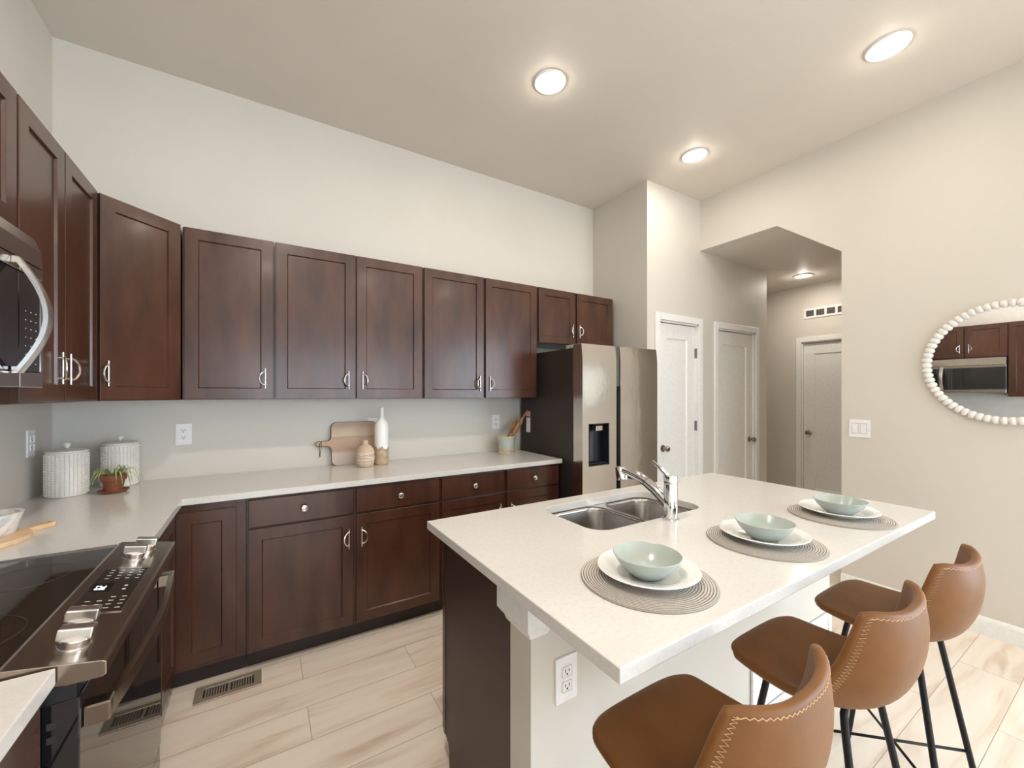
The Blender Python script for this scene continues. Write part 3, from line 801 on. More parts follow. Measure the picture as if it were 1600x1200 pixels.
# painted half wall carrying the overhang
t = thing('half_wall', 'white painted half wall under the island overhang', 'half wall', (1.48, 0.93, 0), None, 'structure')
MB().box(0.600, 2.372, 0.878, 0.9805, 0, 0.882).build('wall_body', 'wall', t)
mo = MB()
pr = [(0, 0.764), (0.008, 0.764), (0.013, 0.778), (0.024, 0.792), (0.028, 0.798), (0.028, 0.882), (0, 0.882)]
lo = [[(0.600 - p, 0.9806 + min(p, 0.03), z) for p, z in pr], [(0.600 - p, 0.878 - p, z) for p, z in pr], [(0.640 + p, 0.878 - p, z) for p, z in pr], [(0.640 + p, 0.878 + 0.001, z) for p, z in pr]]
mo.rings(lo, True, True, True, False); mo.build('moulding', 'trim', t)
MB().box(0.5995, 2.3725, 0.866, 0.8785, 0, 0.09, 0.003).build('base_trim', 'trim', t)

SX0, SX1, SY0, SY1 = 1.008, 1.638, 1.056, 1.414
t = tag(MB().holed([(IX0, IY0), (IX1, IY0), (IX1, IY1), (IX0, IY1)], rrect(SX0, SX1, SY0, SY1, 0.075, 8), CZ0, CZ1).build('island_countertop', 'quartz', None, (1.46, 1.0, CZ0)),
        'white quartz island countertop with a sink cut-out', 'countertop')
bv = t.modifiers.new('edge', 'BEVEL'); bv.width = 0.0025; bv.segments = 2; bv.limit_method = 'ANGLE'; bv.angle_limit = 1.0

t = thing('sink', 'stainless double-bowl undermount sink in the island', 'sink', (1.323, 1.235, 0.70))
div = 1.340
mb = MB()
for name, x0, x1 in (('bowl', SX0 + 0.004, div - 0.010), ('bowl', div + 0.010, SX1 - 0.004)):
    b = MB(); y0, y1 = SY0 + 0.004, SY1 - 0.004
    L_ = []
    for ins, z, r in ((0, 0.8794, 0.070), (0.003, 0.868, 0.070), (0.010, 0.735, 0.066), (0.022, 0.705, 0.062), (0.05, 0.694, 0.05), (0.12, 0.690, 0.02)):
        L_.append([(x, y, z) for x, y in rrect(x0 + ins, x1 - ins, y0 + ins, y1 - ins, r, 6)])
    b.rings(L_, True, False, True, True)
    bo = b.build(name, 'sink', t)
    sm = bo.modifiers.new('sheet', 'SOLIDIFY'); sm.thickness = 0.0012; sm.offset = 1
    d = MB(); d.lathe([(0.0, 0.0005), (0.030, 0.0005), (0.042, 0.003), (0.044, 0.0015), (0.044, 0.0002)], ((x0 + x1) / 2, (y0 + y1) / 2, 0.6905), 24, cap=False); d.build('drain', 'chrome', bo)
rim = MB()
hol = [rrect(x0, x1, SY0 + 0.004, SY1 - 0.004, 0.070, 6) for x0, x1 in ((SX0 + 0.004, div - 0.010), (div + 0.010, SX1 - 0.004))]
rim.holed(rrect(SX0 - 0.02, SX1 + 0.02, SY0 - 0.02, SY1 + 0.02, 0.08), hol[0], 0.8795, 0.8825, (hol[1],))
rim.build('rim', 'sink', t)

fx, fy = 1.352, 1.018
t = thing('faucet', 'chrome pull-out kitchen faucet behind the island sink', 'faucet', (fx, fy, CZ1))
b = MB(); b.lathe([(0.032, 0.0), (0.032, 0.006), (0.028, 0.009), (0.0255, 0.012), (0.0255, 0.135), (0.0245, 0.137), (0.0245, 0.141), (0.0262, 0.143), (0.0262, 0.168), (0.024, 0.172), (0, 0.173)], (fx, fy, CZ1), 32)
body = b.build('body', 'chrome', t)
sp = MB()
pth = [(0.0, 0.045), (0.03, 0.072), (0.07, 0.100), (0.115, 0.124), (0.16, 0.140), (0.20, 0.1485), (0.235, 0.151), (0.252, 0.150)]
sp.tube([(fx, fy + a, CZ1 + z) for a, z in pth], [0.020, 0.021, 0.0205, 0.0205, 0.020, 0.0185, 0.0175, 0.016], 16); spo = sp.build('spout', 'chrome', body)
hd = MB(); hd.lathe([(0.020, -0.024), (0.0245, -0.022), (0.0255, 0.0), (0.0245, 0.030), (0.018, 0.034), (0, 0.035)], (fx, fy + 0.252, CZ1 + 0.134), 24, (0, 0.18, 1)); hd.build('spray_head', 'chrome', spo)
sb = MB(); sb.box(fx - 0.006, fx + 0.006, fy + 0.18, fy + 0.215, CZ1 + 0.1225, CZ1 + 0.131, 0.002); sb.build('spray_button', 'blackp', spo)
rg = MB(); rg.lathe([(0.0208, -0.001), (0.0212, -0.0008), (0.0212, 0.0008), (0.0208, 0.001)], (fx, fy + 0.115, CZ1 + 0.124), 24, (0, 0.91, 0.42)); rg.build('seam_ring', 'blackp', spo)
lv = MB()
lp = [(0.012, 0.165), (0.030, 0.178), (0.055, 0.196), (0.085, 0.214)]
lv.tube([(fx, fy + a, CZ1 + z) for a, z in lp], [0.010, 0.0085, 0.0075, 0.006], 12, False, 1.35); lv.build('lever', 'chrome', body)


# ------------------------------------------------------------------ place settings
def setting(c, where, bowl_dx=0.0, bowl_dy=0.0):
    x, y = c
    z = CZ1
    p = [(0.0, 0.0), (0.17, 0.0), (0.1715, 0.002)]
    nr = 24
    for k in range(nr):
        r1 = 0.1715 - k * 0.0068
        p += [(r1 - 0.0010, 0.0052), (r1 - 0.0034, 0.0062), (r1 - 0.0058, 0.0052), (r1 - 0.0068, 0.0026)]
    p += [(0.0, 0.003)]
    tag(MB().lathe(p, (x, y, z + 0.0002), 72).build('placemat', 'woven', None, (x, y, z)), 'round woven grey placemat ' + where, 'placemat', 'placemats')
    x += 0.012; y += 0.008
    z2 = z + 0.0068
    pl = [(0.0, 0.0), (0.078, 0.0), (0.082, 0.004), (0.095, 0.012), (0.129, 0.0205), (0.131, 0.0225), (0.129, 0.0245), (0.094, 0.0165), (0.082, 0.0085), (0.076, 0.0055), (0.0, 0.005)]
    tag(MB().lathe(pl, (x, y, z2), 64).build('plate', 'ceramic', None, (x, y, z2)), 'white rimmed plate ' + where, 'plate', 'plates')
    x += bowl_dx; y += bowl_dy
    z3 = z2 + 0.0055
    bl = [(0.0, 0.0), (0.036, 0.0), (0.040, 0.002), (0.058, 0.017), (0.074, 0.035), (0.0855, 0.054), (0.087, 0.0565), (0.0855, 0.0575), (0.083, 0.055), (0.071, 0.037), (0.052, 0.020), (0.034, 0.0075), (0.0, 0.005)]
    tag(MB().lathe(bl, (x, y, z3), 56).build('bowl', 'seafoam', None, (x, y, z3)), 'seafoam green bowl ' + where, 'bowl', 'bowls')


setting((0.862, 0.722), 'of the setting nearest the outlet end of the island', -0.014, -0.010)
setting((1.414, 0.706), 'of the middle setting on the island', -0.016, -0.012)
setting((1.962, 0.694), 'of the setting at the mirror end of the island', -0.024, -0.014)


# ------------------------------------------------------------------ stools
def lerp_curve(pts, s):
    n = len(pts) - 1; k = min(int(s * n), n - 1); f = s * n - k
    def g(i): return Vector(pts[max(0, min(n, i))])
    p0, p1, p2, p3 = g(k - 1), g(k), g(k + 1), g(k + 2)
    return 0.5 * ((2 * p1) + (p2 - p0) * f + (2 * p0 - 5 * p1 + 4 * p2 - p3) * f * f + (3 * p1 - p0 - 3 * p2 + p3) * f ** 3)


MID = [(0.207, 0.628), (0.203, 0.650), (0.175, 0.660), (0.10, 0.652), (0.03, 0.643), (-0.045, 0.637), (-0.102, 0.645), (-0.140, 0.678), (-0.163, 0.738), (-0.171, 0.810), (-0.162, 0.876)]
EDG = [(0.203, 0.628), (0.200, 0.648), (0.172, 0.656), (0.11, 0.653), (0.06, 0.652), (0.01, 0.655), (-0.030, 0.673), (-0.062, 0.716), (-0.088, 0.772), (-0.106, 0.832), (-0.120, 0.897)]
HW = [(0.150, 0), (0.158, 0), (0.170, 0), (0.180, 0), (0.185, 0), (0.188, 0), (0.188, 0), (0.184, 0), (0.178, 0), (0.166, 0), (0.147, 0)]


def shell_pt(s, u):
    m, e, w_ = lerp_curve(MID, s), lerp_curve(EDG, s), lerp_curve(HW, s)[0]
    k = abs(u) ** 2.5
    y = m[0] * (1 - k) + e[0] * k; z = m[1] * (1 - k) + e[1] * k
    if s < 0.25:                                   # rounded front corners
        y -= 0.028 * (abs(u) ** 6) * (1 - s / 0.25)
    if s > 0.9:
        z -= 0.010 * (abs(u) ** 6) * ((s - 0.9) / 0.1) ** 2
    return Vector((w_ * (u * (1.0 - 0.06 * u * u) / 0.94), y, z))


def shell_normal(s, u):
    h = 1e-3
    ds = shell_pt(min(1, s + h), u) - shell_pt(max(0, s - h), u); du = shell_pt(s, min(1, u + h)) - shell_pt(s, max(-1, u - h))
    n = ds.cross(du); return n.normalized()


def make_stool(loc, label):
    t = thing('bar_stool', label, 'bar stool', (0, 0, 0), 'bar stools along the island')
    NS, NU = 40, 22; TH = 0.022
    inner = [[shell_pt(i / NS, j / NU * 2 - 1) for j in range(NU + 1)] for i in range(NS + 1)]
    nrm = [[shell_normal(i / NS, j / NU * 2 - 1) for j in range(NU + 1)] for i in range(NS + 1)]
    mb = MB(80)
    A = [[mb.v(p) for p in row] for row in inner]
    Bv = [[mb.v(inner[i][j] + nrm[i][j] * TH * -1) for j in range(NU + 1)] for i in range(NS + 1)]
    if nrm[NS // 2][NU // 2].z < 0: raise RuntimeError('stool normals')
    for i in range(NS):
        for j in range(NU):
            mb.face([A[i][j], A[i][j + 1], A[i + 1][j + 1], A[i + 1][j]], True); mb.face([Bv[i][j], Bv[i + 1][j], Bv[i + 1][j + 1], Bv[i][j + 1]], True)
    loop = [(0, j) for j in range(NU)] + [(i, NU) for i in range(NS)] + [(NS, j) for j in range(NU, 0, -1)] + [(i, 0) for i in range(NS, 0, -1)]
    # rounded rim joins the two skins
    mid = []
    for (i, j) in loop:
        p = inner[i][j] - nrm[i][j] * TH / 2
        c = Vector((0, p.y, p.z))
        out = Vector((0, 0, 0))
        if j == 0: out += inner[i][0] - inner[i][1]
        if j == NU: out += inner[i][NU] - inner[i][NU - 1]
        if i == 0: out += inner[0][j] - inner[1][j]
        if i == NS: out += inner[NS][j] - inner[NS - 1][j]
        mid.append((p, out.normalized()))
    n = len(loop); KR = 6
    rows = [[A[i][j] for i, j in loop]]
    for q_ in range(1, KR):
        th = PI * q_ / KR
        rows.append([mb.v(inner[i][j] - nrm[i][j] * TH * (0.5 - 0.5 * math.cos(th)) + m_[1] * 0.010 * math.sin(th)) for (i, j), m_ in zip(loop, mid)])
    rows.append([Bv[i][j] for i, j in loop])
    for ra, rb in zip(rows, rows[1:]):
        for k in range(n):
            k2 = (k + 1) % n; mb.face([ra[k], rb[k], rb[k2], ra[k2]], True)
    bmesh.ops.recalc_face_normals(mb.bm, faces=mb.bm.faces[:])
    seat = mb.build('seat_shell', 'leather', t)
    # zigzag seam on the outer skin along sides and top
    path = [(s, -1) for s in [0.06 + 0.94 * k / 70 for k in range(71)]] + [(1, -1 + 2 * k / 26) for k in range(1, 26)] + [(s, 1) for s in [1.0 - 0.94 * k / 70 for k in range(71)]]
    def inset(s, u, d):
        if abs(u) == 1 and s < 1: return s, u * (1 - d / 0.19)
        return 1 - d / 0.95, max(-1 + d / 0.19, min(1 - d / 0.19, u))
    pts = []
    dense = []
    for a, b in zip(path, path[1:]):
        for f in (0, 0.5): dense.append((a[0] + (b[0] - a[0]) * f, a[1] + (b[1] - a[1]) * f))
    for k, (s, u) in enumerate(dense):
        s2, u2 = inset(s, u, 0.003 if k % 2 else 0.013)
        s2 = min(1, max(0, s2)); pts.append(shell_pt(s2, u2) - shell_normal(s2, u2) * (TH + 0.0004))
    st = MB(); st.tube(pts, 0.0008, 4); st.build('stitching', 'thread', seat)
    # frame
    for sx in (-1, 1):
        for top, bot in (((0.105, 0.105), (0.175, 0.200)), ((0.105, -0.070), (0.190, -0.165))):
            l = MB()
            tp = Vector((sx * top[0], top[1], 0.606)); bt = Vector((sx * bot[0], bot[1], 0.0)); d = (bt - tp)
            inn = tp + Vector((-sx * 0.045, 0, 0.008))
            l.tube([inn, tp + Vector((-sx * 0.014, 0, 0.0075)), tp + Vector((-sx * 0.003, 0, 0.0)) + d * 0.012, tp + d * 0.05, tp + d * 0.5, bt], 0.0088, 12)
            l.build('leg', 'black', t)
    for sx in (-1, 1):
        def on(top, bot, z): f = (0.606 - z) / 0.606; return (top[0] + (bot[0] - top[0]) * f, top[1] + (bot[1] - top[1]) * f)
        a = on((sx * 0.105, 0.105), (sx * 0.175, 0.200), 0.20); b = on((-sx * 0.105, -0.070), (-sx * 0.190, -0.165), 0.20)
        c = MB(); dz = 0.005 * sx
        c.tube([(a[0], a[1], 0.20 + dz), (b[0], b[1], 0.20 + dz)], 0.0048, 8); c.build('cross_brace', 'black', t)
    p = MB(); p.box(-0.065, 0.065, -0.05, 0.11, 0.6085, 0.6125); p.build('mount_plate', 'black', t)
    t.location = loc
    return t


def dup(root, loc, label):
    r = root.copy(); COL.objects.link(r); r.location = loc; r['label'] = label
    for ch in list(root.children):
        c = ch.copy(); COL.objects.link(c); c.parent = r
        for g_ in ch.children:
            d = g_.copy(); COL.objects.link(d); d.parent = c
    return r


STY = 0.500
s0 = make_stool((0.798, STY + 0.003, 0), 'cognac leather bar stool in the foreground, nearest the outlet')
dup(s0, (1.343, STY, 0), 'cognac leather bar stool in the middle of the row')
dup(s0, (1.868, STY - 0.008, 0), 'cognac leather bar stool at the mirror end of the row')


# ------------------------------------------------------------------ wall plates
def outlet(label, o, u, n, kind='duplex'):
    t = thing('wall_outlet' if kind != 'switch' else 'light_switch', label, 'outlet' if kind != 'switch' else 'switch', o, 'wall plates')
    F = frame_matrix(o, u, n)
    wd = 0.0375 if kind != 'switch' else 0.059
    p = MB(); p.M = F; p.box(-wd, wd, 0.0003, 0.006, -0.062, 0.062, 0.002, 2); p.build('plate', 'plastic', t)
    if kind == 'switch':
        for x in (-0.0235, 0.0235):
            r = MB(); r.M = F; r.box(x - 0.0185, x + 0.0185, 0.0061, 0.0066, -0.036, 0.036); r.build('rocker_gap', 'hinge', t)
            r = MB(); r.M = F; r.box(x - 0.0168, x + 0.0168, 0.0067, 0.0090, -0.0343, 0.0343, 0.001); r.build('rocker', 'plastic', t)
    else:
        for z in (-0.020, 0.020):
            r = MB(); r.M = F; r.box(-0.0165, 0.0165, 0.0062, 0.0075, z - 0.0145, z + 0.0145, 0.003, 2); ro = r.build('socket', 'plastic', t)
            s = MB(); s.M = F
            for x in (-0.0065, 0.0065): s.box(x - 0.0012, x + 0.0012, 0.0070, 0.0079, z - 0.001, z + 0.008)
            s.box(-0.0025, 0.0025, 0.0070, 0.0079, z - 0.009, z - 0.004); s.build('slots', 'slot', ro)
    return t


outlet('white outlet on the left wall beside the canisters', (XL, 2.80, 1.170), (0, 1, 0), (1, 0, 0))
outlet('white outlet on the back wall right of the plant', (-0.386, YB, 1.166), (1, 0, 0), (0, -1, 0))
outlet('white outlet mostly hidden behind the cutting board', (0.690, YB, 1.166), (1, 0, 0), (0, -1, 0))
outlet('white outlet on the back wall above the utensil crock', (1.712, YB, 1.164), (1, 0, 0), (0, -1, 0))
outlet('white outlet on the half wall under the island counter', (0.716, 0.878, 0.618), (1, 0, 0), (0, -1, 0))
outlet('white double rocker switch beside the hall opening', (XR, 1.147, 1.160), (0, -1, 0), (-1, 0, 0), 'switch')

# ------------------------------------------------------------------ vents
t = thing('floor_register', 'tan metal floor vent in front of the corner base cabinet', 'floor vent', (-0.13, 2.36, 0))
x0, x1, y0, y1 = -0.262, 0.002, 2.300, 2.424
MB().box(x0 + .012, x1 - .012, y0 + .012, y1 - .012, 0.0003, 0.0012).build('duct', 'duct', t)
f = MB()
for a in ((x0, x0 + .032, y0, y1), (x1 - .032, x1, y0, y1), (x0 + .032, x1 - .032, y0, y0 + .028), (x0 + .032, x1 - .032, y1 - .028, y1), (-0.136, -0.124, y0 + .028, y1 - .028)):
    f.box(a[0], a[1], a[2], a[3], 0.0013, 0.007, 0.0012)
f.build('frame', 'vent_tan', t)
for g0, g1 in ((x0 + .032, -0.136), (-0.124, x1 - .032)):
    for k in range(1, 9):
        xx = g0 + (g1 - g0) * k / 9
        l = MB(); l.box(xx - 0.0026, xx + 0.0026, y0 + .028, y1 - .028, 0.0013, 0.0062); l.build('louvre', 'vent_tan', t)

t = thing('wall_vent', 'white air vent grille high on the hall wall', 'vent', (XH, 2.10, 2.42))
y0, y1, z0, z1 = 1.76, 2.448, 2.353, 2.478
MB().box(XH - 0.001, XH - 0.0003, y0 + .01, y1 - .01, z0 + .01, z1 - .01).build('duct', 'duct', t)
f = MB()
f.box(XH - .010, XH - .0012, y0, y1, z0, z0 + .026, .002); f.box(XH - .010, XH - .0012, y0, y1, z1 - .026, z1, .002)
nb = 6
for k in range(nb + 1):
    c = y0 + 0.012 + (y1 - y0 - 0.024) * k / nb; wq = 0.012
    f.box(XH - .0098, XH - .0012, c - wq, c + wq, z0 + .026, z1 - .026)
f.build('frame', 'trim', t)
for k in range(5):
    z = z0 + .034 + k * 0.0145
    l = MB(); l.box(XH - .006, XH - .0015, y0 + .02, y1 - .02, z, z + 0.0035); l.build('louvre', flat('grey_louvre', (0.25, 0.23, 0.21), 0.5) if k == 0 else bpy.data.materials['grey_louvre'], t)

t = thing('return_grille', 'white louvred return grille low on the half wall behind the stools', 'vent', (2.0, 0.866, 0.2))
gx0, gx1, gz0, gz1 = 1.655, 2.365, 0.095, 0.345
MB().box(gx0 + .02, gx1 - .02, 0.8762, 0.8775, gz0 + .02, gz1 - .02).build('duct', 'duct', t)
f = MB()
for a in ((gx0, gx1, gz0, gz0 + .03), (gx0, gx1, gz1 - .03, gz1), (gx0, gx0 + .03, gz0 + .03, gz1 - .03), (gx1 - .03, gx1, gz0 + .03, gz1 - .03), (1.735, 1.752, gz0 + .03, gz1 - .03), (2.03, 2.045, gz0 + .03, gz1 - .03)):
    f.box(a[0], a[1], 0.866, 0.876, a[2], a[3], 0.0015)
f.build('frame', 'trim', t)
for k in range(9):
    z = gz0 + .036 + k * 0.0205
    l = MB(); l.prism([(0.8675, z), (0.8690, z - .002), (0.8758, z + .014), (0.8745, z + .016)], gx0 + .03, gx1 - .03, 'x'); l.build('louvre', 'trim', t)

# ------------------------------------------------------------------ round beaded mirror
mc = Vector((XR, 0.476, 1.580)); mr = 0.330
t = thing('round_mirror', 'round wall mirror framed in whitewashed wooden beads', 'mirror', tuple(mc))
MB().lathe([(0.0, 0.001), (mr, 0.001), (mr, 0.012), (0, 0.012)], mc, 72, (-1, 0, 0)).build('glass', 'mirror', t)
MB().lathe([(mr - 0.006, 0.0005), (mr + 0.014, 0.0005), (mr + 0.014, 0.010), (mr - 0.006, 0.0155), (mr - 0.006, 0.0005)], mc, 72, (-1, 0, 0), cap=False).build('backing_ring', 'bead', t)
b0 = None; NB = 66
for k in range(NB):
    a = 2 * PI * k / NB
    if b0 is None:
        b = MB(); b.lathe([(0.0225 * math.sin(PI * q_ / 10) ** 0.75, -0.0170 * math.cos(PI * q_ / 10)) for q_ in range(11)], (0, 0, 0), 14, (0, 0, 1))
        me = b.build('bead', 'bead', None); me.parent = t; o = me; b0 = me
    else:
        o = b0.copy(); COL.objects.link(o); o.parent = t
    o.location = (-0.021, mr * math.cos(a), mr * math.sin(a)); o.rotation_euler = (a, random.uniform(-.06, .06), 0)


# ------------------------------------------------------------------ counter decor
def canister(x, y, r, h, label):
    z = CZ1
    t = thing('canister', label, 'canister', (x, y, z), 'hobnail canisters')
    b = MB(); b.lathe([(r - .006, 0), (r - .001, 0.003), (r, 0.010), (r, h - 0.004), (r - 0.003, h), (0, h)], (x, y, z + 0.0002), 48)
    rows, n = 16, 32
    for i in range(rows):
        for k in range(n):
            a = 2 * PI * k / n
            b.sphere((x + (r + .0005) * math.cos(a), y + (r + .0005) * math.sin(a), z + 0.014 + (h - 0.026) * i / (rows - 1)), 0.0042, 6, 4, 1.3)
    b.build('body', 'matte_ceramic', t)
    l = MB(); l.lathe([(r - .004, 0.0), (r + .002, 0.002), (r + .002, 0.007), (r - .004, 0.010), (r * .5, 0.016), (0, 0.018)], (x, y, z + h + 0.0008), 48)
    lo_ = l.build('lid', 'matte_ceramic', t)
    k = MB(); k.lathe([(0.006, 0), (0.006, 0.006), (0.012, 0.013), (0.013, 0.020), (0.010, 0.026), (0, 0.029)], (x, y, z + h + 0.0165), 20); k.build('knob', 'matte_ceramic', lo_)
    return t


canister(-0.795, 2.790, 0.0725, 0.208, 'white hobnail canister nearest the left wall')
canister(-0.640, 2.945, 0.0725, 0.220, 'white hobnail canister standing behind the potted plant')

px_, py_ = -0.622, 2.752
t = thing('potted_plant', 'small spider plant in a terracotta pot and saucer', 'plant', (px_, py_, CZ1))
MB().lathe([(0, 0), (0.044, 0), (0.057, 0.010), (0.060, 0.014), (0.057, 0.015), (0.044, 0.006), (0, 0.005)], (px_, py_, CZ1 + .0002), 40).build('saucer', 'terracotta', t)
MB().lathe([(0, 0), (0.032, 0), (0.043, 0.055), (0.0435, 0.056), (0.049, 0.058), (0.052, 0.082), (0.050, 0.084), (0.046, 0.082), (0.044, 0.070), (0, 0.070)], (px_, py_, CZ1 + .0062), 40).build('pot', 'terracotta', t)
MB().lathe([(0, 0.0), (0.043, 0.0), (0.03, 0.006), (0, 0.008)], (px_, py_, CZ1 + .0775), 24).build('soil', 'soil', t)
fo = MB(); rnd = random.Random(4)
for k in range(34):
    a = rnd.uniform(0, 2 * PI); ln = rnd.uniform(0.05, 0.115); rise = rnd.uniform(0.015, 0.055); wid = rnd.uniform(0.0022, 0.0036)
    if 12 <= k < 20: a = math.radians(rnd.uniform(-75, 10)); ln = rnd.uniform(0.075, 0.10); rise = rnd.uniform(0.03, 0.05); wid = 0.0034
    if 20 <= k < 24: a = math.radians(rnd.uniform(-150, -105)); ln = rnd.uniform(0.06, 0.075); wid = 0.0032
    if k < 12: ln = rnd.uniform(0.035, 0.06); rise = rnd.uniform(0.03, 0.05)
    dx, dy = math.cos(a), math.sin(a); L1, L2 = [], []
    while ln > 0.03 and any(math.hypot(px_ + dx * (0.012 + ln) - qx, py_ + dy * (0.012 + ln) - qy) < 0.088 for qx, qy in ((-0.795, 2.790), (-0.640, 2.945))): ln -= 0.005
    base_z = CZ1 + 0.082
    last_ = 10
    for q_ in range(last_ + 1):
        s = q_ / last_
        rad = 0.012 + ln * (1 - (1 - s) ** 1.6)
        drop = rise * math.sin(min(1, s * 1.5) * PI * 0.5) - (0.10 if ln > 0.07 else 0.035) * max(0, s - 0.35) ** 1.6 * 1.6
        zz = max(base_z + drop, CZ1 + 0.012)
        w_ = wid * (1 - s ** 2.5) + 0.0003
        L1.append((px_ + dx * rad - dy * w_, py_ + dy * rad + dx * w_, zz)); L2.append((px_ + dx * rad + dy * w_, py_ + dy * rad - dx * w_, zz + 0.0012))
    A = [fo.v(p) for p in L1]; Bq = [fo.v(p) for p in L2]
    for i in range(last_): fo.face([A[i], A[i + 1], Bq[i + 1], Bq[i]], True)
lf = fo.build('foliage', 'leaf', t); sm = lf.modifiers.new('blade', 'SOLIDIFY'); sm.thickness = 0.0007

# round beech board, marble mortar and pestle
bx, by = -0.780, 2.015
t = thing('serving_board', 'round beech serving board with a straight handle by the range', 'board', (bx, by, CZ1))
hd_ = Vector((0.120, 0.159)).normalized(); pv = Vector((-hd_.y, hd_.x))
poly = []
R_ = 0.120
for k in range(41):
    a = math.radians(12) + (2 * PI - math.radians(24)) * k / 40
    c = hd_ * math.cos(a) + pv * math.sin(a); poly.append((bx + c.x * R_, by + c.y * R_))
for d_, w_ in ((0.125, -0.017), (0.200, -0.016), (0.208, -0.010), (0.208, 0.010), (0.200, 0.016), (0.125, 0.017)):
    p = hd_ * d_ + pv * w_; poly.append((bx + p.x, by + p.y))
MB().prism(poly, CZ1 + .0003, CZ1 + .0165, 'z', 0.003).build('board', 'lightwood', t)
hp = hd_ * 0.192
MB().lathe([(0.0, 0), (0.006, 0), (0.006, 0.0006), (0, 0.0006)], (bx + hp.x, by + hp.y, CZ1 + .0166), 16).build('hanging_hole', 'dark_wood', t)
mx_, my_ = -0.757, 2.052; mz = CZ1 + 0.0168
tag(MB().lathe([(0, 0), (0.046, 0), (0.049, 0.004), (0.055, 0.030), (0.067, 0.069), (0.068, 0.072), (0.059, 0.072), (0.050, 0.040), (0.034, 0.022), (0, 0.016)], (mx_, my_, mz), 44).build('mortar', 'marble', None, (mx_, my_, mz)),
    'white marble mortar bowl standing on the round board', 'mortar')
pe = MB(); pe.lathe([(0, 0), (0.013, 0.002), (0.018, 0.012), (0.017, 0.026), (0.0115, 0.045), (0.010, 0.085), (0.012, 0.115), (0.010, 0.124), (0, 0.127)], (mx_ + 0.016, my_ - 0.010, mz + 0.031), 20, (-0.55, 0.33, 0.75))
tag(pe.build('pestle', 'marble', None, (mx_, my_, mz + .02)), 'white marble pestle leaning in the mortar', 'pestle')

# acacia board leaning on the back wall
t = thing('cutting_board', 'striped acacia cutting board leaning on the back wall', 'cutting board', (0.56, 2.985, CZ1))
out = []
x0, x1, z0, z1, rc = 0.408, 0.712, 0.0, 0.292, 0.035
for k in range(7): a = PI / 2 * k / 6; out.append((x1 - rc + rc * math.cos(a), z1 - rc + rc * math.sin(a)))
for k in range(7): a = PI / 2 + PI / 2 * k / 6; out.append((x0 + rc + rc * math.cos(a), z1 - rc + rc * math.sin(a)))
out += [(x0, 0.200), (x0 - .004, 0.180), (x0 - .018, 0.168), (x0 - .075, 0.165)]
for k in range(1, 8): a = PI / 2 + PI * k / 8; out.append((x0 - .082 + 0.0135 * math.cos(a), 0.1515 + 0.0135 * math.sin(a)))
out += [(x0 - .075, 0.138), (x0 - .018, 0.135), (x0 - .004, 0.122), (x0, 0.102)]
for k in range(7): a = PI + PI / 2 * k / 6; out.append((x0 + rc + rc * math.cos(a), z0 + rc + rc * math.sin(a)))
for k in range(7): a = 1.5 * PI + PI / 2 * k / 6; out.append((x1 - rc + rc * math.cos(a), z0 + rc + rc * math.sin(a)))
tilt = Matrix.Translation((0, 2.978, CZ1 + 0.001)) @ Matrix.Rotation(-math.radians(7.5), 4, 'X')
bd = MB(); bd.M = tilt; bd.prism(out, 0.0, 0.015, 'y'); bo = bd.build('board', 'acacia', t)
eg = MB(); eg.M = tilt; eg.tube([(p[0], 0.0085, p[1]) for p in out], 0.0030, 6, True); eg.build('bark_edge', 'bark', bo)
cd = MB(); cd.M = tilt; hx = x0 - .074
cd.tube([(hx, -0.002, 0.152), (hx + .012, -0.004, 0.168), (hx + .010, -0.005, 0.140), (hx + .004, -0.005, 0.100), (hx, -0.004, 0.078), (hx - .008, -0.003, 0.060)], 0.0018, 6)
cd.tube([(hx, -0.0025, 0.152), (hx - .002, -0.005, 0.130), (hx - .002, -0.005, 0.100), (hx, -0.005, 0.078), (hx + .004, -0.004, 0.066)], 0.0018, 6)
cd.sphere((hx, -0.005, 0.080), 0.0045, 8, 6); cd.build('hanging_cord', 'leatherstrap', t)

vx, vy = 0.598, 2.850
t = thing('vase', 'squat sandy vase with white scribbled lines in front of the cutting board', 'vase', (vx, vy, CZ1))
vp = [(0, 0), (0.046, 0), (0.053, 0.004), (0.057, 0.020), (0.0595, 0.060), (0.058, 0.095), (0.052, 0.118), (0.040, 0.134), (0.026, 0.142), (0.0195, 0.148), (0.0185, 0.165), (0.0195, 0.176), (0.0145, 0.176), (0.0135, 0.160), (0, 0.150)]
vb = MB().lathe(vp, (vx, vy, CZ1 + .0002), 40).build('vase_body', 'sand', t)
ln = MB(); rnd = random.Random(11)
for k in range(9):
    zc = 0.03 + 0.0095 * k; am = rnd.uniform(-0.018, 0.018); ph = rnd.uniform(0, 6.28)
    pts = []
    for q_ in range(40):
        a = 2 * PI * q_ / 40; z = min(0.112, max(0.02, zc + am * math.sin(a + ph)))
        r = 0.0575 + 0.0022 * math.sin(PI * min(1, max(0, (z - 0.015) / 0.09)))
        if z > 0.095: r -= (z - 0.095) * 0.25
        pts.append((vx + r * math.cos(a), vy + r * math.sin(a), CZ1 + z))
    ln.tube(pts, 0.0011, 5, True)
ln.build('white_lines', 'whiteline', vb)

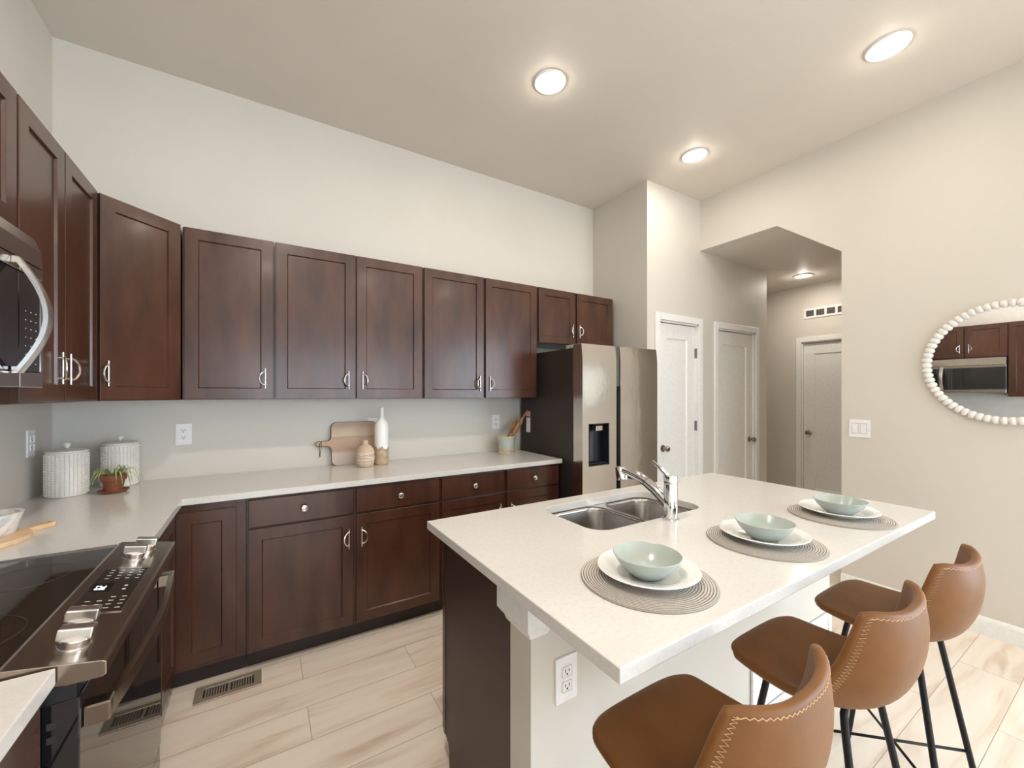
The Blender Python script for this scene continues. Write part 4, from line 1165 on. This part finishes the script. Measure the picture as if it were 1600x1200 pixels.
bx2, by2 = 0.712, 2.880
tag(MB().lathe([(0, 0), (0.043, 0), (0.047, 0.004), (0.0485, 0.030), (0.0475, 0.060), (0.0485, 0.090), (0.0475, 0.120), (0.048, 0.255), (0.046, 0.275), (0.036, 0.297), (0.023, 0.313), (0.0165, 0.330), (0.0135, 0.372), (0.0148, 0.385), (0.0135, 0.394), (0.009, 0.394), (0, 0.392)], (bx2, by2, CZ1 + .0002), 36).build('bottle_vase', 'dipped', None, (bx2, by2, CZ1)),
    'tall white-glazed bottle vase with a bare tan base', 'bottle')

cx_, cy_ = 1.722, 2.880
tag(MB().lathe([(0, 0), (0.070, 0), (0.074, 0.004), (0.074, 0.013), (0.069, 0.018), (0.066, 0.035), (0.068, 0.090), (0.073, 0.122), (0.077, 0.128), (0.077, 0.140), (0.073, 0.143), (0.067, 0.140), (0.063, 0.10), (0.062, 0.012), (0, 0.010)], (cx_, cy_, CZ1 + .0002), 44).build('utensil_crock', 'crockglaze', None, (cx_, cy_, CZ1)),
    'pale blue ceramic crock near the refrigerator', 'crock')
ax = Vector((0.167, 0.0, 0.22)).normalized()
rp = MB(); rp.lathe([(0, 0), (0.010, 0.002), (0.010, 0.160), (0.018, 0.174), (0.0215, 0.20), (0.022, 0.28), (0.019, 0.30), (0.010, 0.315), (0.0105, 0.375), (0.006, 0.410), (0, 0.414)], (cx_ - 0.047, cy_ - 0.016, CZ1 + 0.0225), 20, ax)
tag(rp.build('rolling_pin', 'dark_wood', None, (cx_, cy_, CZ1 + 0.02)), 'slender wooden rolling pin leaning in the crock', 'rolling pin')
ax = Vector((0.145, 0.012, 0.22)).normalized()
rp = MB(); rp.lathe([(0, 0), (0.006, 0.002), (0.0065, 0.165), (0.013, 0.180), (0.016, 0.24), (0.013, 0.29), (0, 0.325)], (cx_ - 0.042, cy_ + 0.024, CZ1 + 0.0185), 16, ax)
tag(rp.build('wooden_spoon', 'dark_wood', None, (cx_, cy_, CZ1 + 0.02)), 'wooden spoon behind the rolling pin in the crock', 'spoon')
